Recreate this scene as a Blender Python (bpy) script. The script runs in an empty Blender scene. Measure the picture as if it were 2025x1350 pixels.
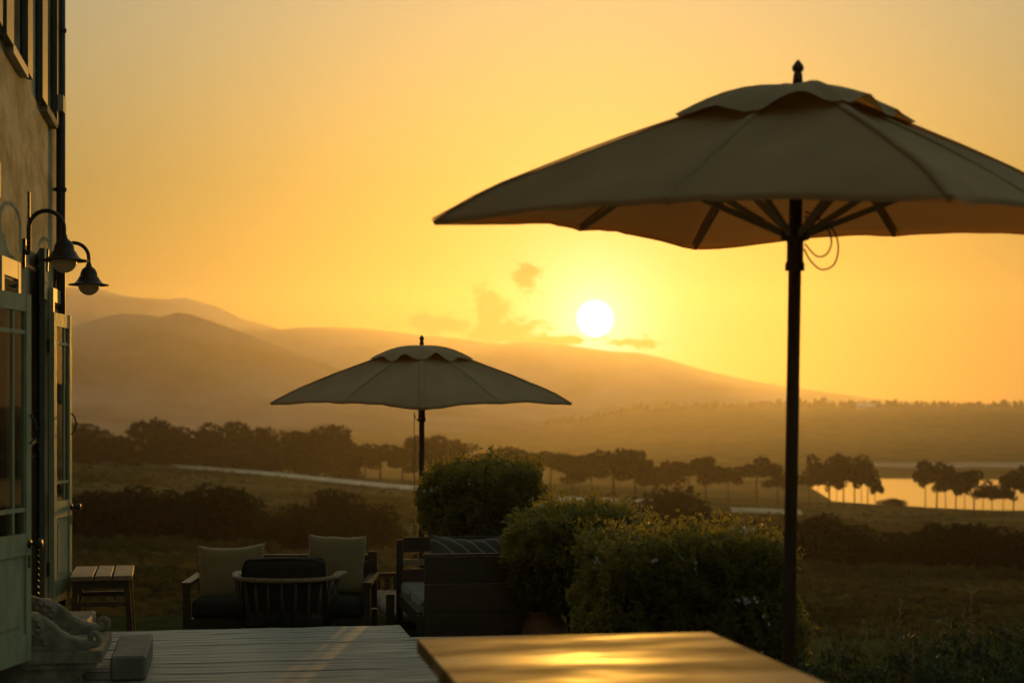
import bpy, bmesh, math, random
from mathutils import Vector, Matrix, noise as mnoise
R = math.radians
sc = bpy.context.scene
C = sc.collection

# ------------------------------------------------------------------ camera
# world: x = away from the house wall, y = along the wall, z = 0 on the deck
FPX, HOR, EYE = 3300.0, 825.0, 1.5          # focal length in photo pixels, horizon row, eye height
YAW = R(9.83)
cam_d = bpy.data.cameras.new('camera')
cam = bpy.data.objects.new('camera', cam_d); C.objects.link(cam)
cam.location = (0, 0, EYE)
cam.rotation_euler = (R(90), 0, -YAW)
cam_d.sensor_width = 36.0
cam_d.lens = FPX / 2025 * 36.0
cam_d.shift_y = (HOR - 675) / 2025
cam_d.clip_start = 0.1
cam_d.clip_end = 30000
cam_d.dof.use_dof = True
cam_d.dof.focus_distance = 12.6
cam_d.dof.aperture_fstop = 2.3
cam_d.dof.aperture_blades = 9
sc.camera = cam

FW = Vector((math.sin(YAW), math.cos(YAW), 0))
RT = Vector((math.cos(YAW), -math.sin(YAW), 0))
def at(px, py, D):
    """photo pixel at depth D (metres along the lens axis) -> world point"""
    p = FW * D + RT * ((px - 1012.5) / FPX * D)
    p.z = EYE - (py - HOR) / FPX * D
    return p
def lat(px, D, z=0.0):
    p = at(px, HOR, D); p.z = z
    return p

# ------------------------------------------------------------------ sky, sun, exposure
SUN_AZ = YAW + math.atan((1177 - 1012.5) / FPX)       # clockwise from +y
SUN_EL = math.atan((HOR - 630) / FPX)
SUN_DIR = Vector((math.sin(SUN_AZ) * math.cos(SUN_EL), math.cos(SUN_AZ) * math.cos(SUN_EL), math.sin(SUN_EL)))
sc.render.engine = 'CYCLES'
sc.view_settings.view_transform = 'Standard'
sc.view_settings.look = 'None'
sc.view_settings.gamma = 1.0
sc.view_settings.use_curve_mapping = False
sc.view_settings.exposure = EXPOSURE = 1.4
sc.cycles.use_denoising = True
sc.cycles.max_bounces = 6
sc.cycles.diffuse_bounces = 3
sc.cycles.transparent_max_bounces = 8
sc.cycles.volume_bounces = 1
sc.cycles.sample_clamp_indirect = 6.0
sc.cycles.sample_clamp_direct = 0.0

# low cloud: direction and spread, measured in photo pixels
CLOUDS = [(850, 640, 45, 20, .75), (905, 645, 60, 16, .6), (965, 630, 38, 50, .8), (960, 590, 26, 30, .62), (985, 655, 75, 24, .85), (1040, 548, 26, 26, .62), (1080, 676, 130, 13, .7), (1240, 678, 60, 9, .6)]
world = bpy.data.worlds.new('World'); sc.world = world; world.use_nodes = True
W = world.node_tree; W.nodes.clear()
def wn(t, **kw):
    n = W.nodes.new(t)
    for k, v in kw.items(): setattr(n, k, v)
    return n
def wmath(op, a, b=None, c=None, clamp=False):
    n = wn('ShaderNodeMath', operation=op, use_clamp=clamp)
    for i, v in enumerate((a, b, c)):
        if v is None: continue
        if isinstance(v, (int, float)): n.inputs[i].default_value = v
        else: W.links.new(v, n.inputs[i])
    return n.outputs[0]
def wmix(fac, a, b, mode='MIX'):
    n = wn('ShaderNodeMix', data_type='RGBA', blend_type=mode)
    for i, v in ((0, fac), (6, a), (7, b)):
        if isinstance(v, (int, float)): n.inputs[i].default_value = v
        elif isinstance(v, tuple): n.inputs[i].default_value = v
        else: W.links.new(v, n.inputs[i])
    return n.outputs[2]
sky = wn('ShaderNodeTexSky', sky_type='NISHITA', sun_disc=False, sun_elevation=SUN_EL, sun_rotation=SUN_AZ,
         altitude=150.0, air_density=1.3, dust_density=1.0, ozone_density=1.0)
geo = wn('ShaderNodeTexCoord')
dirv = geo.outputs['Generated']
def vmath(op, a, b):
    n = wn('ShaderNodeVectorMath', operation=op)
    W.links.new(a, n.inputs[0])
    if isinstance(b, (tuple, Vector)): n.inputs[1].default_value = b
    else: W.links.new(b, n.inputs[1])
    return n
cosg = vmath('DOT_PRODUCT', dirv, SUN_DIR).outputs['Value']
ang = wmath('ARCCOSINE', wmath('MINIMUM', cosg, 0.9999999))         # angle from the sun, radians
col = sky.outputs['Color']

# colour of the hazy evening sky: golden and short of blue low down, paler higher up
sepv = wn('ShaderNodeSeparateXYZ'); W.links.new(dirv, sepv.inputs[0])
el = wmath('ARCSINE', sepv.outputs[2]); az = wmath('ARCTAN2', sepv.outputs[0], sepv.outputs[1])
mre = wn('ShaderNodeMapRange'); W.links.new(el, mre.inputs[0]); mre.inputs[1].default_value = 0.0; mre.inputs[2].default_value = R(40)
rmp = wn('ShaderNodeValToRGB'); W.links.new(mre.outputs[0], rmp.inputs[0])
for i, (pos, c) in enumerate(((0, (.05, .045, .010)), (.08, (.065, .062, .016)), (.20, (.155, .172, .118)), (.36, (.335, .372, .35)), (.75, (1.25, 1.15, .90)), (1.0, (1.28, 1.16, .90)))):
    e = rmp.color_ramp.elements[i] if i < 2 else rmp.color_ramp.elements.new(pos)
    e.position = pos; e.color = (*c, 1)
col = wmix(1.0, col, rmp.outputs[0], 'MULTIPLY')
# forward glow of the dusty air round the sun
glow = wmath('EXPONENT', wmath('MULTIPLY', ang, -1 / R(1.4)))
col = wmix(wmath('MULTIPLY', glow, 1.0), col, (3.2, 3.9, 4.3, 1), 'ADD')
# low evening cloud over the far ridge
tex = wn('ShaderNodeTexNoise'); mp_ = wn('ShaderNodeMapping'); W.links.new(dirv, mp_.inputs[0]); W.links.new(mp_.outputs[0], tex.inputs[0])
mp_.inputs['Scale'].default_value = (85, 85, 130); tex.inputs['Scale'].default_value = 1.0; tex.inputs['Detail'].default_value = 9; tex.inputs['Roughness'].default_value = .6
cloud = None
for px, py, sx, sy, w in CLOUDS:
    ca = YAW + math.atan((px - 1012.5) / FPX); ce = math.atan((HOR - py) / FPX)
    dx = wmath('DIVIDE', wmath('SUBTRACT', az, ca), sx / FPX); dy = wmath('DIVIDE', wmath('SUBTRACT', el, ce), sy / FPX)
    g = wmath('MULTIPLY', wmath('EXPONENT', wmath('MULTIPLY', wmath('ADD', wmath('MULTIPLY', dx, dx), wmath('MULTIPLY', dy, dy)), -1.0)), w)
    cloud = g if cloud is None else wmath('MAXIMUM', cloud, g)
cm = wn('ShaderNodeMapRange', interpolation_type='SMOOTHSTEP')
W.links.new(wmath('ADD', cloud, wmath('MULTIPLY', wmath('SUBTRACT', tex.outputs[0], .5), 1.9)), cm.inputs[0])
cm.inputs[1].default_value = .16; cm.inputs[2].default_value = .50; cm.inputs[3].default_value = 0; cm.inputs[4].default_value = 1.0
cfac = wmath('MULTIPLY', cm.outputs[0], wmath('GREATER_THAN', cloud, .02))
col = wmix(cfac, col, wmix(1.0, col, (.08, .04, .01, 1), 'MULTIPLY'))

mr = wn('ShaderNodeMapRange', interpolation_type='SMOOTHSTEP')
W.links.new(ang, mr.inputs[0])
mr.inputs[1].default_value = R(0.64); mr.inputs[2].default_value = R(0.42)
mr.inputs[3].default_value = 0; mr.inputs[4].default_value = 1
bg = wn('ShaderNodeBackground'); W.links.new(col, bg.inputs['Color']); bg.inputs['Strength'].default_value = 0.1
bgd = wn('ShaderNodeBackground'); bgd.inputs['Color'].default_value = (1, .86, .6, 1)
W.links.new(wmath('MULTIPLY', mr.outputs[0], 14.0), bgd.inputs['Strength'])     # the sun's own disc
add = wn('ShaderNodeAddShader'); W.links.new(bg.outputs[0], add.inputs[0]); W.links.new(bgd.outputs[0], add.inputs[1])
wo = wn('ShaderNodeOutputWorld'); W.links.new(add.outputs[0], wo.inputs['Surface'])

sun_d = bpy.data.lights.new('sun', 'SUN'); sun_d.energy = 0.80; sun_d.angle = R(0.6); sun_d.color = (1, .46, .055)
sun = bpy.data.objects.new('sun', sun_d); C.objects.link(sun)
sun.rotation_euler = (-SUN_DIR).to_track_quat('-Z', 'Y').to_euler()
sun.location = (0, 0, 40)

# ------------------------------------------------------------------ helpers
def tag(o, label=None, cat=None, group=None, kind=None):
    if label: o['label'] = label
    if cat: o['category'] = cat
    if group: o['group'] = group
    if kind: o['kind'] = kind
    return o
def thing(name, label, cat, loc=(0, 0, 0), rz=0.0, group=None):
    o = bpy.data.objects.new(name, None); C.objects.link(o)
    o.location = loc; o.rotation_euler = (0, 0, rz); o.empty_display_size = 0.1
    return tag(o, label, cat, group)
def link(name, mesh, mat, parent=None, loc=None, rot=None, smooth=False):
    if mat is not None and not mesh.materials: mesh.materials.append(mat)
    if smooth:
        for p in mesh.polygons: p.use_smooth = True
    o = bpy.data.objects.new(name, mesh); C.objects.link(o)
    if parent: o.parent = parent
    if loc is not None: o.location = loc
    if rot is not None: o.rotation_euler = rot
    return o
def from_bm(name, bm, mat, parent=None, loc=None, rot=None, smooth=False, bevel=0.0, seg=1):
    if bevel > 0:
        es = [e for e in bm.edges if len(e.link_faces) == 2 and e.calc_face_angle(0) > 0.6]
        if es: bmesh.ops.bevel(bm, geom=es, offset=bevel, segments=seg, affect='EDGES', profile=0.6)
    bmesh.ops.recalc_face_normals(bm, faces=bm.faces)
    me = bpy.data.meshes.new(name); bm.to_mesh(me); bm.free()
    return link(name, me, mat, parent, loc, rot, smooth)
def box(bm, a, b, M=None):
    x0, y0, z0 = a; x1, y1, z1 = b
    vs = [bm.verts.new(Vector(p) if M is None else M @ Vector(p)) for p in
          ((x0,y0,z0),(x1,y0,z0),(x1,y1,z0),(x0,y1,z0),(x0,y0,z1),(x1,y0,z1),(x1,y1,z1),(x0,y1,z1))]
    for f in ((3,2,1,0),(4,5,6,7),(0,1,5,4),(1,2,6,5),(2,3,7,6),(3,0,4,7)): bm.faces.new([vs[i] for i in f])
def mkbox(name, a, b, mat, parent=None, bevel=0.004, loc=None, rot=None):
    bm = bmesh.new(); box(bm, a, b)
    return from_bm(name, bm, mat, parent, loc, rot, bevel=bevel)
def tube(bm, pts, rads, n=8, caps=True, sq=1.0):
    pts = [Vector(p) for p in pts]
    if isinstance(rads, (int, float)): rads = [rads] * len(pts)
    rings = []; ref = None
    for i, p in enumerate(pts):
        t = (pts[min(i+1, len(pts)-1)] - pts[max(i-1, 0)]).normalized()
        if ref is None:
            ref = Vector((0, 0, 1)) if abs(t.z) < 0.9 else Vector((1, 0, 0))
        a = (ref - t * ref.dot(t)).normalized(); b = t.cross(a); ref = a
        rings.append([bm.verts.new(p + (a * math.cos(2*math.pi*k/n) * sq + b * math.sin(2*math.pi*k/n)) * rads[i]) for k in range(n)])
    for i in range(len(rings)-1):
        for k in range(n):
            bm.faces.new((rings[i][k], rings[i][(k+1) % n], rings[i+1][(k+1) % n], rings[i+1][k]))
    if caps:
        bm.faces.new(list(reversed(rings[0]))); bm.faces.new(rings[-1])
def bar(bm, p, q, w, h, up=(0, 0, 1), w2=None, h2=None):
    """rectangular bar from p to q, w across, h along up"""
    p, q = Vector(p), Vector(q); t = (q - p).normalized(); up = Vector(up)
    a = t.cross(up).normalized(); b = a.cross(t).normalized()
    w2 = w if w2 is None else w2; h2 = h if h2 is None else h2
    r = []
    for c, ww, hh in ((p, w, h), (q, w2, h2)):
        r.append([bm.verts.new(c + a*sx*ww/2 + b*sy*hh/2) for sx, sy in ((-1,-1),(1,-1),(1,1),(-1,1))])
    for k in range(4): bm.faces.new((r[0][k], r[0][(k+1) % 4], r[1][(k+1) % 4], r[1][k]))
    bm.faces.new(r[0][::-1]); bm.faces.new(r[1])
def lathe(bm, prof, n=20, centre=(0, 0, 0)):
    c = Vector(centre); rings = []
    for r, z in prof:
        if r < 1e-5: rings.append([bm.verts.new(c + Vector((0, 0, z)))])
        else: rings.append([bm.verts.new(c + Vector((r*math.cos(2*math.pi*k/n), r*math.sin(2*math.pi*k/n), z))) for k in range(n)])
    for i in range(len(rings)-1):
        a, b = rings[i], rings[i+1]
        for k in range(n):
            k2 = (k+1) % n
            if len(a) == 1 and len(b) == 1: continue
            if len(a) == 1: bm.faces.new((a[0], b[k2], b[k]))
            elif len(b) == 1: bm.faces.new((a[k], a[k2], b[0]))
            else: bm.faces.new((a[k], a[k2], b[k2], b[k]))
def copy_tree(o, parent=None):
    c = o.copy(); C.objects.link(c); c.parent = parent
    for ch in list(o.children): copy_tree(ch, c)
    return c

# ------------------------------------------------------------------ materials
MATS = {}
def mat(name, c1, c2=None, scale=8.0, rough=0.7, bump=0.0, bscale=None, spec=0.3, stretch=(1, 1, 1), metal=0.0,
        detail=6.0, objvar=0.0, coat=0.0, fac=(0.35, 0.65), transl=0.0, tcol=None, sheen=0.0, rvar=0.0):
    m = bpy.data.materials.new(name); m.use_nodes = True
    N = m.node_tree; L = N.links; N.nodes.clear()
    out = N.nodes.new('ShaderNodeOutputMaterial')
    p = N.nodes.new('ShaderNodeBsdfPrincipled')
    p.inputs['Roughness'].default_value = rough; p.inputs['Specular IOR Level'].default_value = spec
    p.inputs['Metallic'].default_value = metal; p.inputs['Coat Weight'].default_value = coat
    p.inputs['Sheen Weight'].default_value = sheen
    p.inputs['Base Color'].default_value = (*c1, 1)
    tc = N.nodes.new('ShaderNodeTexCoord'); mp = N.nodes.new('ShaderNodeMapping')
    L.new(tc.outputs['Object'], mp.inputs[0]); mp.inputs['Scale'].default_value = stretch
    nz = N.nodes.new('ShaderNodeTexNoise'); nz.inputs['Scale'].default_value = scale; nz.inputs['Detail'].default_value = detail
    L.new(mp.outputs[0], nz.inputs[0])
    if c2 is not None:
        mr = N.nodes.new('ShaderNodeMapRange'); L.new(nz.outputs[0], mr.inputs[0])
        mr.inputs[1].default_value, mr.inputs[2].default_value = fac
        mx = N.nodes.new('ShaderNodeMix'); mx.data_type = 'RGBA'
        L.new(mr.outputs[0], mx.inputs[0]); mx.inputs[6].default_value = (*c1, 1); mx.inputs[7].default_value = (*c2, 1)
        L.new(mx.outputs[2], p.inputs['Base Color']); csock = mx.outputs[2]
    else: csock = None
    if objvar > 0 and csock:
        oi = N.nodes.new('ShaderNodeObjectInfo'); mo = N.nodes.new('ShaderNodeMapRange'); L.new(oi.outputs['Random'], mo.inputs[0])
        mo.inputs[3].default_value = 1 - objvar; mo.inputs[4].default_value = 1 + objvar * .6
        mv = N.nodes.new('ShaderNodeVectorMath'); mv.operation = 'SCALE'; L.new(csock, mv.inputs[0]); L.new(mo.outputs[0], mv.inputs['Scale']); L.new(mv.outputs[0], p.inputs['Base Color'])
        L.new(mo.outputs[0], mp.inputs['Location'])
    if rvar > 0:
        mr2 = N.nodes.new('ShaderNodeMapRange'); L.new(nz.outputs[0], mr2.inputs[0])
        mr2.inputs[1].default_value, mr2.inputs[2].default_value = fac
        mr2.inputs[3].default_value = rough - rvar; mr2.inputs[4].default_value = rough + rvar
        L.new(mr2.outputs[0], p.inputs['Roughness'])
    if bump > 0:
        nb = N.nodes.new('ShaderNodeTexNoise'); nb.inputs['Scale'].default_value = bscale or scale * 3; nb.inputs['Detail'].default_value = 5
        L.new(mp.outputs[0], nb.inputs[0])
        bp = N.nodes.new('ShaderNodeBump'); bp.inputs['Strength'].default_value = bump; bp.inputs['Distance'].default_value = 0.02
        L.new(nb.outputs[0], bp.inputs['Height']); L.new(bp.outputs[0], p.inputs['Normal'])
    if transl > 0:
        tr = N.nodes.new('ShaderNodeBsdfTranslucent'); tr.inputs[0].default_value = (*c1, 1)
        if tcol: tr.inputs[0].default_value = (*tcol, 1)
        elif csock: L.new(csock, tr.inputs[0])
        ms = N.nodes.new('ShaderNodeMixShader'); ms.inputs[0].default_value = transl
        L.new(p.outputs[0], ms.inputs[1]); L.new(tr.outputs[0], ms.inputs[2]); L.new(ms.outputs[0], out.inputs[0])
    else: L.new(p.outputs[0], out.inputs[0])
    MATS[name] = m
    return m

# ------------------------------------------------------------------ the land
m_ground = mat('meadow', (.040, .046, .014), (.11, .088, .034), scale=.10, rough=1.0, spec=0.0, bump=.5, bscale=2.5, detail=10)
m_hill = mat('hill_scrub', (.03, .028, .024), (.17, .145, .13), scale=.008, rough=1.0, spec=0.0, detail=8)
m_road = mat('pale_track', (.60, .50, .35), (.45, .38, .26), scale=.4, rough=1.0, spec=0.0)

def interp(tab, x):
    if x <= tab[0][0]: return tab[0][1]
    for (a, va), (b, vb) in zip(tab, tab[1:]):
        if x <= b:
            t = (x - a) / (b - a); return va + (vb - va) * t
    return tab[-1][1]
def sstep(a, b, x):
    t = min(1, max(0, (x - a) / (b - a))); return t * t * (3 - 2 * t)
DS = [3, 10, 14, 20, 30, 43.2, 64.8, 108.0, 180.0, 237.6, 288.0, 324.0, 432.0, 460.8, 900, 1300, 1800, 2300, 3000, 6000]
ZL = [-0.7, -0.7, -0.75, -1.3, -2.2, -2.6, -3.76, -4.62, -4.91, -5.12, -5.56, -6.64, -14.7, -15.06, -15.5, -18, -21, -21, -21, -21]
ZC = [-0.7, -0.7, -0.75, -1.3, -2.3, -2.89, -4.33, -6.06, -7.86, -8.8, -9.66, -11.82, -15.78, -15.78, -14.5, -14, -10, -12, -18, -20]
ZR = [-0.3, -0.35, -0.6, -1.2, -2.3, -3.04, -4.62, -7.14, -10.38, -12.18, -13.69, -15.56, -15.85, -14.27, -10, 2, 12, 8, -10, -20]
TL, TC, TR = ([(math.log(d), z) for d, z in zip(DS, Z)] for Z in (ZL, ZC, ZR))
def ground_z(X, Y):
    """camera-frame right X, depth Y -> terrain height"""
    D = math.hypot(X, Y); lg = math.log(max(D, 3)); s = X / max(Y, D * .35)
    l, c, r = interp(TL, lg), interp(TC, lg), interp(TR, lg)
    s = max(-.45, min(.45, s))
    if s < 0: t = sstep(0, .3, -s); z = c + (l - c) * t
    else: t = sstep(0, .3, s) if D < 440 else sstep(.0, .10, s); z = c + (r - c) * t
    a = .002 * min(D, 250) + (0 if D < 700 else min(4, (D - 700) * .004))
    if D > 12: z += a * mnoise.noise((X * .02 + 3, Y * .02, .5)) + .15 * a * mnoise.noise((X * .15, Y * .15, 2.5))
    return z
def cam2w(X, Y, z):
    p = FW * Y + RT * X; p.z = z; return p
def build_ground():
    bm = bmesh.new()
    angs = sorted(set([round(-180 + 7.5 * i, 3) for i in range(49)] + [round(-30 + .4 * i, 3) for i in range(151)]))[:-1]
    radii = []; r = 2.5
    while r < 3950: radii.append(r); r *= 1.045
    radii.append(3950)
    c0 = bm.verts.new(cam2w(0, 0, -.7)); prev = None
    for r in radii:
        ring = []
        for a in angs:
            k = 1 - .93 * sstep(42, 88, abs(a)); q = r if r < 200 else 200 + (r - 200) * k      # the land is built as far as it can be seen
            X, Y = q * math.sin(R(a)), q * math.cos(R(a))
            ring.append(bm.verts.new(cam2w(X, Y, ground_z(X, Y))))
        n = len(ring)
        for k in range(n):
            if prev is None: bm.faces.new((c0, ring[(k+1) % n], ring[k]))
            else: bm.faces.new((prev[k], prev[(k+1) % n], ring[(k+1) % n], ring[k]))
        prev = ring
    o = from_bm('ground', bm, m_ground, smooth=True)
    tag(o, kind='structure')
build_ground()

def mountain(name, sky_line, D, depth_, base, rough_, seed):
    """a ridge whose crest follows the skyline; real flanks in front of and behind it"""
    bm = bmesh.new(); x0, x1 = sky_line[0][0], sky_line[-1][0]
    n = int((x1 - x0) / 12); rows = []
    for i in range(n + 1):
        px = x0 + (x1 - x0) * i / n
        crest = at(px, interp(sky_line, px), D).z
        col = []
        for j in range(17):
            t = (j - 8) / 8.0                       # -1 front foot, 0 crest, 1 back foot
            Dj = D + t * depth_
            X = (px - 1012.5) / FPX * D
            w = (1 - abs(t)) ** 1.15
            z = base + (crest - base) * w
            k = mnoise.fractal((X * .0022 + seed, Dj * .0022, seed), 1.0, 2.0, 5)
            z += k * rough_ * (crest - base) * (1 - w) * w * 3.0
            col.append(bm.verts.new(cam2w(X, Dj, z)))
        rows.append(col)
    for a, b in zip(rows, rows[1:]):
        for j in range(16): bm.faces.new((a[j], b[j], b[j+1], a[j+1]))
    o = from_bm(name, bm, m_hill, smooth=True); tag(o, kind='structure'); return o
mountain('mountain', [(-900, 800), (-400, 745), (-100, 712), (60, 680), (140, 648), (200, 628), (240, 620), (285, 622), (318, 627), (350, 617),
    (380, 622), (420, 636), (480, 657), (540, 681), (600, 703), (660, 726), (720, 745), (800, 771), (900, 797), (1000, 818), (1100, 836)], 1900, 480, -24, .5, 1.7)
mountain('mountain', [(-1300, 700), (-900, 660), (-400, 625), (-100, 590), (60, 572), (140, 569), (200, 572), (240, 584), (280, 589), (330, 592), (365, 588),
    (400, 598), (430, 606), (480, 631), (520, 640), (555, 652), (590, 647), (640, 646), (700, 648), (780, 655), (840, 664), (900, 668), (980, 680),
    (1050, 676), (1120, 682), (1200, 693), (1270, 698), (1310, 707), (1340, 716), (1400, 733), (1500, 755), (1600, 770), (1700, 784), (1760, 791), (2000, 800),
    (2300, 806), (2900, 800), (3500, 812)], 3450, 460, -24, .4, 5.1)

# pale farm tracks, laid just above the meadow
def track(name, pts, w):
    bm = bmesh.new(); prev = None
    n = 60; P = []
    for i in range(n + 1):
        t = i / n * (len(pts) - 1); k = min(int(t), len(pts) - 2); f = t - k
        a, b = pts[k], pts[k+1]
        X = a[0] + (b[0] - a[0]) * f; Y = a[1] + (b[1] - a[1]) * f
        P.append((X, Y))
    for i, (X, Y) in enumerate(P):
        q = P[min(i+1, n)]; q0 = P[max(i-1, 0)]
        tx, ty = q[0]-q0[0], q[1]-q0[1]; l = math.hypot(tx, ty); nx, ny = -ty/l, tx/l
        ww = w * (1 + .7 * mnoise.noise((X * .09, Y * .09, 3)))
        row = []
        for s in (-1, -.5, 0, .5, 1):
            x, y = X + nx*ww*s/2, Y + ny*ww*s/2
            row.append(bm.verts.new(cam2w(x, y, ground_z(x, y) + .5 * (1 - abs(s) ** 3) + .02)))
        if prev:
            for j in range(4): bm.faces.new((prev[j], row[j], row[j+1], prev[j+1]))
        prev = row
    return tag(from_bm(name, bm, m_road, smooth=True), kind='structure')
def hit(px, py, d0=40, d1=650):
    D = d0
    while D < d1:
        if EYE - (py - HOR) / FPX * D <= ground_z((px - 1012.5) / FPX * D, D): break
        D *= 1.004
    return ((px - 1012.5) / FPX * D, D)
track('farm_track', [hit(*q) for q in ((60, 908), (140, 913), (240, 918), (340, 924), (440, 931), (520, 938), (620, 948), (720, 958), (830, 968), (960, 976), (1080, 984))], 4.3)
track('farm_track', [hit(*q) for q in ((1110, 990), (1160, 993), (1230, 994), (1290, 996))], 2.6)
track('farm_track', [hit(*q) for q in ((1440, 1012), (1480, 1013), (1530, 1015), (1580, 1017))], 1.0)

m_mist = mat('painted_mist', (.30, .26, .20), (.20, .17, .12), scale=.03, rough=1.0, spec=0)  # pale ground colour that paints in the low mist above the lake
m_keep = m_road; m_road = m_mist
track('painted_mist_strip', [(95, 520), (150, 522), (200, 526), (260, 524), (320, 520)], 40)  # far-shore ground strip added to stand in for the mist band
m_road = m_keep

# the lake behind the pines
m_water = bpy.data.materials.new('lake_water'); m_water.use_nodes = True
p = m_water.node_tree.nodes['Principled BSDF']
p.inputs['Base Color'].default_value = (.02, .025, .025, 1); p.inputs['Roughness'].default_value = .12; p.inputs['IOR'].default_value = 1.33
nz = m_water.node_tree.nodes.new('ShaderNodeTexNoise'); nz.inputs['Scale'].default_value = .6
tcw = m_water.node_tree.nodes.new('ShaderNodeTexCoord'); m_water.node_tree.links.new(tcw.outputs['Object'], nz.inputs[0])
bpn = m_water.node_tree.nodes.new('ShaderNodeBump'); bpn.inputs['Strength'].default_value = .15; bpn.inputs['Distance'].default_value = .05
m_water.node_tree.links.new(nz.outputs[0], bpn.inputs['Height']); m_water.node_tree.links.new(bpn.outputs[0], p.inputs['Normal'])
bm = bmesh.new()
vs = [bm.verts.new(cam2w(X * .72, Y * .72, -14.7)) for X, Y in ((80, 395), (108, 640), (118, 660), (420, 660), (480, 380), (86, 380))]
bm.faces.new(vs)
tag(from_bm('lake_water', bm, m_water), kind='structure')

# the air: one closed box of even haze round everything
def haze_box():
    bm = bmesh.new()
    x0, x1, y0, y1 = -3300, 3300, -600, 4050
    vs = []
    box(bm, (x0, y0, -30), (x1, y1, 300))
    for v in bm.verts:
        z = v.co.z; v.co = cam2w(v.co.x, v.co.y, z)
    m = bpy.data.materials.new('haze'); m.use_nodes = True; N = m.node_tree; N.nodes.clear()
    out = N.nodes.new('ShaderNodeOutputMaterial'); v = N.nodes.new('ShaderNodeVolumePrincipled')
    v.inputs['Color'].default_value = (.97, .93, .95, 1); v.inputs['Density'].default_value = HAZE_DENSITY
    v.inputs['Anisotropy'].default_value = HAZE_G
    N.links.new(v.outputs[0], out.inputs['Volume'])
    tag(from_bm('haze', bm, m), kind='stuff')
HAZE_DENSITY, HAZE_G = 1.4e-4, .75
haze_box()

# ------------------------------------------------------------------ the house on the left
WX = -1.26                                          # wall plane
m_plaster = mat('old_plaster', (.55, .48, .32), (.29, .255, .155), scale=5.0, rough=.95, spec=.1, bump=.9, bscale=18, stretch=(1, .30, .7), detail=12, fac=(.38, .62))
m_green = mat('green_paint', (.33, .37, .235), (.26, .295, .185), scale=5, rough=.5, spec=.4, stretch=(3, 3, 1), bump=.1)
m_dkgreen = mat('dark_green_paint', (.035, .05, .04), (.05, .065, .05), scale=6, rough=.5, spec=.4)
m_cream = mat('cream_paint', (.42, .38, .28), (.34, .30, .21), scale=6, rough=.55, spec=.35)
m_iron = mat('dark_iron', (.022, .017, .013), (.035, .025, .018), scale=30, rough=.5, spec=.5, metal=.4)
m_roof = mat('roof_tile', (.10, .06, .04), (.07, .045, .03), scale=6, rough=.9)
m_dark = mat('dark_interior', (.02, .018, .015), rough=1.0, spec=0)
m_brass = mat('worn_brass', (.35, .26, .12), (.2, .15, .08), scale=20, rough=.3, metal=1.0)
m_frost = mat('frosted_globe', (.75, .68, .48), (.66, .60, .42), scale=10, rough=.35, spec=.5, transl=.5)
def glass_mat():
    m = bpy.data.materials.new('window_glass'); m.use_nodes = True; N = m.node_tree; N.nodes.clear()
    o = N.nodes.new('ShaderNodeOutputMaterial'); g = N.nodes.new('ShaderNodeBsdfGlossy'); t = N.nodes.new('ShaderNodeBsdfTransparent')
    g.inputs['Roughness'].default_value = .03; t.inputs[0].default_value = (.8, .85, .8, 1)
    f = N.nodes.new('ShaderNodeFresnel'); f.inputs[0].default_value = 1.5
    x = N.nodes.new('ShaderNodeMixShader'); N.links.new(f.outputs[0], x.inputs[0]); N.links.new(t.outputs[0], x.inputs[1]); N.links.new(g.outputs[0], x.inputs[2])
    N.links.new(x.outputs[0], o.inputs[0]); return m
m_glass = glass_mat()

house = thing('house', 'weathered plaster house with green shuttered glass doors along the deck', 'house', (WX, 4.0, -.7))
def hb(name, a, b, m, parent=house, bevel=.004):     # box in world coordinates, parented to the house
    o = mkbox(name, a, b, m, parent, bevel); o.matrix_parent_inverse = Matrix.Translation(-Vector(house.location)); return o
def wall_front(openings, y0, y1, z0, z1, th):
    bm = bmesh.new()
    ys = sorted({y0, y1, *[o[0] for o in openings], *[o[1] for o in openings]})
    zs = sorted({z0, z1, *[o[2] for o in openings], *[o[3] for o in openings]})
    V = {}
    def v(x, y, z):
        k = (x, y, z)
        if k not in V: V[k] = bm.verts.new(k)
        return V[k]
    hole = lambda y, z: any(o[0] < y < o[1] and o[2] < z < o[3] for o in openings)
    for a, b in zip(ys, ys[1:]):
        for c, d in zip(zs, zs[1:]):
            if not hole((a+b)/2, (c+d)/2): bm.faces.new((v(WX, a, c), v(WX, b, c), v(WX, b, d), v(WX, a, d)))
    xi = WX - th
    for a, b, c, d in openings:
        bm.faces.new((v(WX, a, c), v(WX, a, d), v(xi, a, d), v(xi, a, c))); bm.faces.new((v(WX, b, c), v(xi, b, c), v(xi, b, d), v(WX, b, d)))
        bm.faces.new((v(WX, a, d), v(WX, b, d), v(xi, b, d), v(xi, a, d))); bm.faces.new((v(WX, a, c), v(xi, a, c), v(xi, b, c), v(WX, b, c)))
    B = -6.5
    bm.faces.new((v(WX, y1, z0), v(B, y1, z0), v(B, y1, z1), v(WX, y1, z1))); bm.faces.new((v(WX, y0, z0), v(WX, y0, z1), v(B, y0, z1), v(B, y0, z0)))
    bm.faces.new((v(B, y0, z0), v(B, y0, z1), v(B, y1, z1), v(B, y1, z0))); bm.faces.new((v(WX, y0, z1), v(WX, y1, z1), v(B, y1, z1), v(B, y0, z1)))
    o = from_bm('wall', bm, m_plaster, house); o.matrix_parent_inverse = Matrix.Translation(-Vector(house.location))
WEND = 13.21
wins = [(10.2, 10.86, 3.70, 5.3), (12.12, 12.74, 3.70, 5.3), (8.6, 9.3, 3.70, 5.3)]
doors = [(7.95, 8.93, .1, 2.35), (11.92, 12.62, .13, 2.35)]
wall_front(wins + doors, -1.5, WEND, -.7, 6.3, .28)
hb('roof', (-6.9, -1.9, 6.304), (WX + .45, WEND + .4, 6.5), m_roof)
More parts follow.
